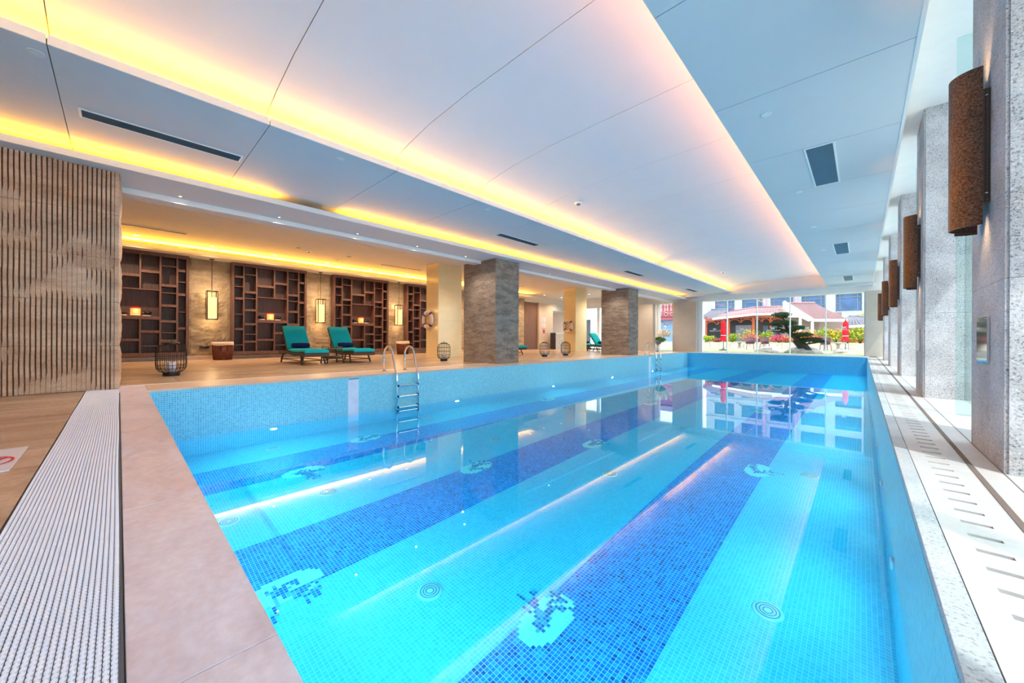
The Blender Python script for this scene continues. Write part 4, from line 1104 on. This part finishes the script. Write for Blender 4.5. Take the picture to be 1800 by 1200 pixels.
# tea house with red posts
o = thing('tea_house', 'open tea house with red lacquered posts, arched brackets and a hipped tiled roof', 'pavilion', (-9.5, 49, 0))
roof(o, (-12.6,47.2,3.05), (-8.6,47.2,3.42), (-11.6,50.5,3.9), (-8.9,50.0,4.25), M['roof_tile'], nr=18)
roof(o, (-8.6,47.2,3.42), (-4.2,47.2,3.36), (-8.9,50.0,4.25), (-4.4,50.5,4.15), M['roof_tile'], nr=18)
roof(o, (-14.8,48.0,2.95), (-12.3,48.0,2.98), (-13.9,51.5,4.3), (-12.0,51.5,4.3), M['grey_tile'], nr=11)
for x, w2 in ((-13.4,.2), (-11.05,.28), (-8.65,.3), (-7.1,.18), (-4.6,.25)):
    b = MB(); b.lathe([(w2*.5,0),(w2*.5,2.95)], (x,47.7,.45), 12); b.build('post', M['redwood'], o)
for a, c, z in ((-13.4,-11.05,2.75), (-11.05,-8.65,2.95), (-8.65,-7.1,2.95), (-7.1,-4.6,2.9)):
    b = MB(); b.bar((a,47.7,z+.25), (c,47.7,z+.25), .12, .28); b.build('beam', M['redwood'], o)
    for x0_, x1_ in ((a, a+(c-a)*.5), (a+(c-a)*.5, c)):
        b = MB(); b.tube([(x0_+.05+(x1_-x0_-.1)*t, 47.65, z-.35+.38*(1-(2*t-1)**2)**.5) for t in [i/10 for i in range(11)]], .05, 6); b.build('bracket_arch', M['redwood'], o)
        b = MB(); b.bar((x0_+.05,47.66,z+.1), (x0_+.05,47.66,z-.35), .07, .07); b.build('strut', M['redwood'], o)
b = MB(); b.box(-14.3, -4.5, 50.4, 50.6, .4, 3.3); b.build('back_wall', M['charcoal'], o)
b = MB(); b.box(-10.9, -9.3, 50.2, 50.4, .45, 2.4); b.build('screen_wall', M['facade'], o)
for x in (-8.2, -7.4, -6.6): b = MB(); b.box(x, x+.5, 50.3, 50.4, .5, 2.3); b.build('door_panel', M['slat'], o)
b = MB(); b.box(-14.2, -4.4, 47.2, 50.6, -.02, .45); b.build('base', M['rock'], o)
# steep-roofed gate house
o = thing('gate_house', 'white walled garden house with a steep pinkish tiled roof', 'building', (-3.4, 43, 0))
roof(o, (-3.2,42.0,2.42), (-.9,42.0,2.36), (-5.2,44.6,4.1), (-3.2,44.6,4.0), M['roof_tile'], nr=14)
b = MB(); b.prism([(-5.3,4.25),(-5.3,3.55),(-3.45,2.35),(-3.2,2.45)], 41.9, 42.1, 'y'); b.build('gable_band', M['frame_white'], o)
b = MB(); b.bar((-5.25,41.95,4.2), (-3.2,41.95,2.5), .25, .3); b.build('verge_board', M['frame_white'], o)
for x in (-4.15, -3.3): b = MB(); b.box(x, x+.2, 42.1, 42.3, 0, 2.5 if x > -4 else 3.2); b.build('column', M['frame_white'], o)
b = MB(); b.box(-5.6, -1.3, 44.0, 44.2, 0, 3.2); b.build('rear_wall', plain('grey_brick', lin(150,126,128), .9, var=.2, scale=20), o)
roof(o, (-6.2,42.6,3.0), (-4.1,42.6,2.85), (-6.0,44.2,3.55), (-4.4,44.2,3.45), M['roof_tile'], 'porch_roof', 9, .08)
# low tiled kiosk
o = thing('garden_kiosk', 'low grey tiled roof rising behind the yellow hedge', 'pavilion', (-.5, 46, 0))
roof(o, (-2.4,45.0,1.8), (.1,45.0,1.95), (-.9,47,2.75), (-.4,47,2.75), M['grey_tile'], nr=9)
roof(o, (.1,45.0,1.95), (2.2,45.4,1.6), (-.4,47,2.75), (.2,47,2.7), M['grey_tile'], nr=9)
b = MB(); b.box(-2.0, 1.8, 45.5, 46.9, 0, 1.8); b.build('wall_body', M['redwood'], o)
# red carved building seen through the narrow window
o = thing('carved_house', 'red carved timber house front seen through the narrow far window', 'building', (-18, 45, 0))
b = MB(); b.box(-21, -15.3, 45.3, 50, 0, 6.4); b.build('wall_body', M['bluegrey'], o)
b = MB(); b.box(-21, -15.3, 45.0, 45.3, 3.35, 5.6); b.build('upper_panel', M['carved_red'], o)
for k in range(8):
    x = -20.9+k*.72
    b = MB(); b.box(x, x+.5, 44.95, 45.02, 4.05, 5.1); b.build('lattice_window', M['facade_pink'], o)
    b = MB(); b.box(x+.2, x+.3, 44.9, 44.97, 4.05, 5.1); b.box(x, x+.5, 44.9, 44.97, 4.55, 4.63); b.build('muntin', M['redwood'], o)
    b = MB(); b.tube([(x+.25+.22*cos(t), 44.95, 3.7+.2*sin(t)) for t in [2*PI*i/12 for i in range(12)]], .04, 5, False, True); b.build('carved_ring', M['facade_pink'], o)
b = MB(); b.box(-21, -15.3, 44.9, 45.3, 3.0, 3.3); b.build('beam', M['carved_red'], o)
for k in range(3):
    x = -20.9+k*1.85
    b = MB(); b.tube([(x+1.75*t, 45.2, 2.45+.4*(1-(2*t-1)**2)) for t in [i/10 for i in range(11)]], .06, 6); b.build('bracket_arch', M['facade_pink'], o)
b = MB(); b.box(-21.3, -15.1, 44.6, 50.5, 5.7, 6.1); b.build('eave', M['roof_tile'], o)

# folded parasols
def parasol(x, y, zt, label):
    o = thing('folded_parasol', label, 'parasol', (x, y, 0))
    b = MB(); b.lathe([(.025,0),(.025,zt)], (x,y,0), 10); b.build('pole', M['slat'], o)
    b = MB(); b.lathe([(0,0),(.28,0),(.28,.05),(.06,.1),(.03,.2)], (x,y,0), 20); b.build('base', M['charcoal'], o)
    b = MB(); n = 16; vs = []
    prof = [(.20,.66),(.17,.75),(.12,.95),(.11,1.0),(.15,1.15),(.14,1.4),(.12,1.5),(.135,1.65),(.12,1.85),(.06,zt-.12),(.02,zt-.03)]
    for i, (r, z) in enumerate(prof):
        for k in range(n):
            q = r*(1+.22*cos(k*PI)*(1 if i < 9 else .3)); a = 2*PI*k/n+.12*i*.3; vs.append((x+q*cos(a), y+q*sin(a), z+(.05*cos(3*a) if i == 0 else 0)))
    b.add(vs, [(i*n+k, i*n+(k+1) % n, (i+1)*n+(k+1) % n, (i+1)*n+k) for i in range(len(prof)-1) for k in range(n)], True); b.build('canopy', M['red'], o)
    b = MB(); b.tube([(x+.145*cos(2*PI*k/16), y+.145*sin(2*PI*k/16), 1.0) for k in range(16)], .02, 6, False, True); b.build('tie_band', M['plaque'], o)
    b = MB(); b.lathe([(.03,zt-.03),(.035,zt),(0,zt+.05)], (x,y,0), 10); b.build('finial', M['charcoal'], o)
parasol(-6.75, 27.8, 2.06, 'folded red parasol on the lawn before the tea house')
parasol(-.80, 33.5, 2.12, 'folded red parasol on the lawn before the yellow hedge')

# leaning pine with cloud-pruned pads
o = thing('cloud_pine', 'leaning dark green pine pruned into flat pads, on a rock mound behind the glass', 'tree', (-2.6, 25.6, 0))
b = MB()
b.tube([(-2.0,25.6,-.05),(-2.25,25.6,.35),(-2.55,25.55,.75),(-2.85,25.5,1.05),(-3.05,25.5,1.4),(-3.15,25.5,1.75),(-3.25,25.5,2.05)], [.20,.17,.14,.12,.09,.07,.04], 10)
b.tube([(-2.25,25.7,-.05),(-2.45,25.65,.3),(-2.75,25.6,.7)], [.16,.12,.08], 8)
b.build('trunk', M['bark'], o)
pads = [((-3.3,25.5,2.12),(.50,.42,.17)), ((-3.62,25.5,1.62),(.30,.34,.11)), ((-2.98,25.5,1.66),(.45,.4,.16)), ((-3.5,25.45,1.28),(.42,.36,.11)), ((-2.55,25.5,1.40),(.36,.36,.14)),
        ((-2.95,25.6,1.22),(.3,.3,.12)), ((-2.35,25.5,1.02),(.48,.36,.14)), ((-1.95,25.5,.78),(.50,.34,.12)), ((-1.62,25.5,.66),(.34,.3,.08)), ((-2.35,25.4,.66),(.24,.26,.10))]
rr = random.Random(21)
for c, r in pads:
    b = MB(); b.tube([(c[0]*.5-1.4, 25.55, c[2]-.16), (c[0], c[1], c[2]-.05)], [.045,.02], 6); b.build('branch', M['bark'], o)
    b = MB()
    leaf_cloud(b, c, r, int(1500*r[0]*r[1]/.16), .035, rr, (0,), 1, .35)
    b.build('needle_pad', M['pine'], o, 'stuff')
for k, (x, y, rx, rz) in enumerate(((-2.3,25.9,.9,.32), (-4.1,26.8,.7,.30), (-.75,26.6,.55,.22), (-3.6,25.2,.35,.12))):
    o = thing('garden_rock', ['grey boulder at the foot of the leaning pine','pale boulder behind the leaning pine','low rock beside the pine trunk','small flat rock before the pine trunk'][k], 'rock', (x, y, 0))
    b = MB(); n = 12; q = random.Random(k); vs = []
    for i in range(6):
        a = i/5*PI/2
        for j in range(n): s = 1+q.uniform(-.14, .14); vs.append((x+rx*cos(a)*cos(2*PI*j/n)*s, y+rx*.7*cos(a)*sin(2*PI*j/n)*s, -.05+(rz+.05)*sin(a)*s))
    b.add(vs, [(i*n+j, i*n+(j+1) % n, (i+1)*n+(j+1) % n, (i+1)*n+j) for i in range(5) for j in range(n)]); b.build('rock_body', M['rock'], o)

# shrubs in the raised bed
LM = [M['leaf_y'], M['leaf_g'], M['leaf_m'], M['leaf_o']]
SH = [(-11.6,38.4,1.0,1.0,(0,0,1),'yellow-green bush at the end of the bed by the pier'), (-10.6,38,.8,1.15,(0,1,0),'tall yellow-green bush behind the first parasol'), (-9.6,37.4,.6,.85,(2,2,1),'small magenta bush beside the first parasol'),
      (-8.6,38.6,.45,1.3,(1,0),'slim light green bush before the white screen wall'), (-7.3,38.4,1.05,1.7,(0,3,1),'large round yellow and orange bush before the tea house'), (-6.9,37.4,.75,1.15,(2,2,3),'pink round bush before the large orange bush'), (-6.0,38.5,.55,1.5,(0,1),'upright green bush beside the tea house post'),
      (-5.0,37.3,.7,1.15,(2,3,2),'magenta bush to one side of the pine'), (-4.5,37.6,.55,1.0,(3,0,2),'orange bush half hidden by the pine'), (-3.75,38,.6,1.5,(3,3,0),'orange and yellow bush under the steep roof'), (-3.1,38.2,.55,1.65,(0,0,3),'yellow bush before the white column'), (-2.7,37.5,.6,1.1,(2,3),'pink and orange bush beyond the pine tip'),
      (-2.2,38.1,.6,1.75,(0,0,1),'bright yellow hedge bush, closest to the steep roof'), (-1.5,38,.6,1.7,(0,0,3),'yellow hedge bush behind the second parasol'), (-.8,38.1,.6,1.75,(0,0,1),'yellow hedge bush just past the second parasol'), (-.1,38,.65,1.8,(0,1,0),'yellow hedge bush beside the corner pillar'), (.7,38,.65,1.8,(0,1,0),'yellow hedge bush hidden behind the corner pillar')]
rr = random.Random(5)
for x, y, r, h, mats, lb in SH:
    o = thing('garden_shrub', lb, 'shrub', (x, y, .45))
    b = MB()
    for k in range(5): a = k*1.3; b.tube([(x, y, .4), (x+r*.5*cos(a), y+r*.4*sin(a), .45+(h-.45)*.7)], [.03,.012], 5)
    b.build('stem', M['bark'], o)
    b = MB(); zc = (.5+h)/2
    leaf_cloud(b, (x, y, zc), (r, r*.8, (h-.45)/2), 520, .075, rr, mats, 1, .3)
    b.build('foliage', LM, o, 'stuff')
def tree(x, y, zb, rx, rz, lb, m):
    o = thing('garden_tree', lb, 'tree', (x, y, 0)); rr = random.Random(9)
    b = MB(); b.tube([(x,y,0),(x+.1,y,zb),(x,y,zb+rz)], [.18,.13,.05], 8); b.build('trunk', M['bark'], o)
    b = MB()
    for k in range(9): leaf_cloud(b, (x+rr.uniform(-.5,.5)*rx, y+rr.uniform(-.5,.5)*rx, zb+rz+rr.uniform(-.5,.5)*rz), (rx*.55, rx*.5, rz*.5), 260, .12, rr, (0,), 1, .4)
    b.build('crown', m, o, 'stuff')
tree(1.0, 54, 2.0, 1.6, 1.1, 'light green leafy tree beside the corner pillar', M['leaf_y'])
# rattan garden chairs
def gchair(x, y, a, lb):
    o = thing('garden_chair', lb, 'chair', (x, y, 0)); ca, sa = cos(a), sin(a)
    P = lambda u, v, z: (x+u*ca-v*sa, y+u*sa+v*ca, z)
    b = MB(); b.add([P(.27*cos(2*PI*k/16), .25*sin(2*PI*k/16), z) for z in (.40, .44) for k in range(16)], [tuple(range(15,-1,-1)), tuple(range(16,32))]+[(k,(k+1)%16,16+(k+1)%16,16+k) for k in range(16)]); b.build('seat', M['rattan'], o)
    b = MB(); n = 14; vs = []
    for z, r in ((.44,.27), (.62,.31), (.80,.33), (.84,.31)):
        for k in range(n+1): t = PI*k/n; vs.append(P(r*cos(t), r*sin(t)*.9, z+.10*sin(t)*(z > .6)))
    b.add(vs, [(i*(n+1)+k, i*(n+1)+k+1, (i+1)*(n+1)+k+1, (i+1)*(n+1)+k) for i in range(3) for k in range(n)], True)
    q = b.build('backrest', M['rattan'], o); sm = q.modifiers.new('thickness', 'SOLIDIFY'); sm.thickness = .025
    for u, v in ((.2,.18),(-.2,.18),(.2,-.18),(-.2,-.18)): b = MB(); b.tube([P(u,v,.42), P(u*1.15,v*1.15,0)], .02, 6); b.build('leg', M['rattan'], o)
gchair(-6.0, 32, .2, 'rattan garden chair on the lawn beside the first parasol')
gchair(-5.2, 32.6, -.5, 'rattan garden chair on the lawn, partly behind its neighbour')
gchair(-1.75, 32.2, .6, 'rattan garden chair between the pine and the second parasol')
for k, (x, y, lb) in enumerate(((-6.9, 33, 'low stone garden table beside the first rattan chair'), (-1.15, 33, 'low stone garden table beside the second parasol'))):
    o = thing('garden_table', lb, 'table', (x, y, 0))
    b = MB(); b.lathe([(0,.50),(.42,.50),(.44,.53),(.42,.56),(0,.56)], (x,y,0), 24); b.build('table_top', M['rock'], o)
    b = MB(); b.lathe([(.2,0),(.1,.1),(.09,.4),(.16,.5)], (x,y,0), 14); b.build('pedestal', M['rock'], o)
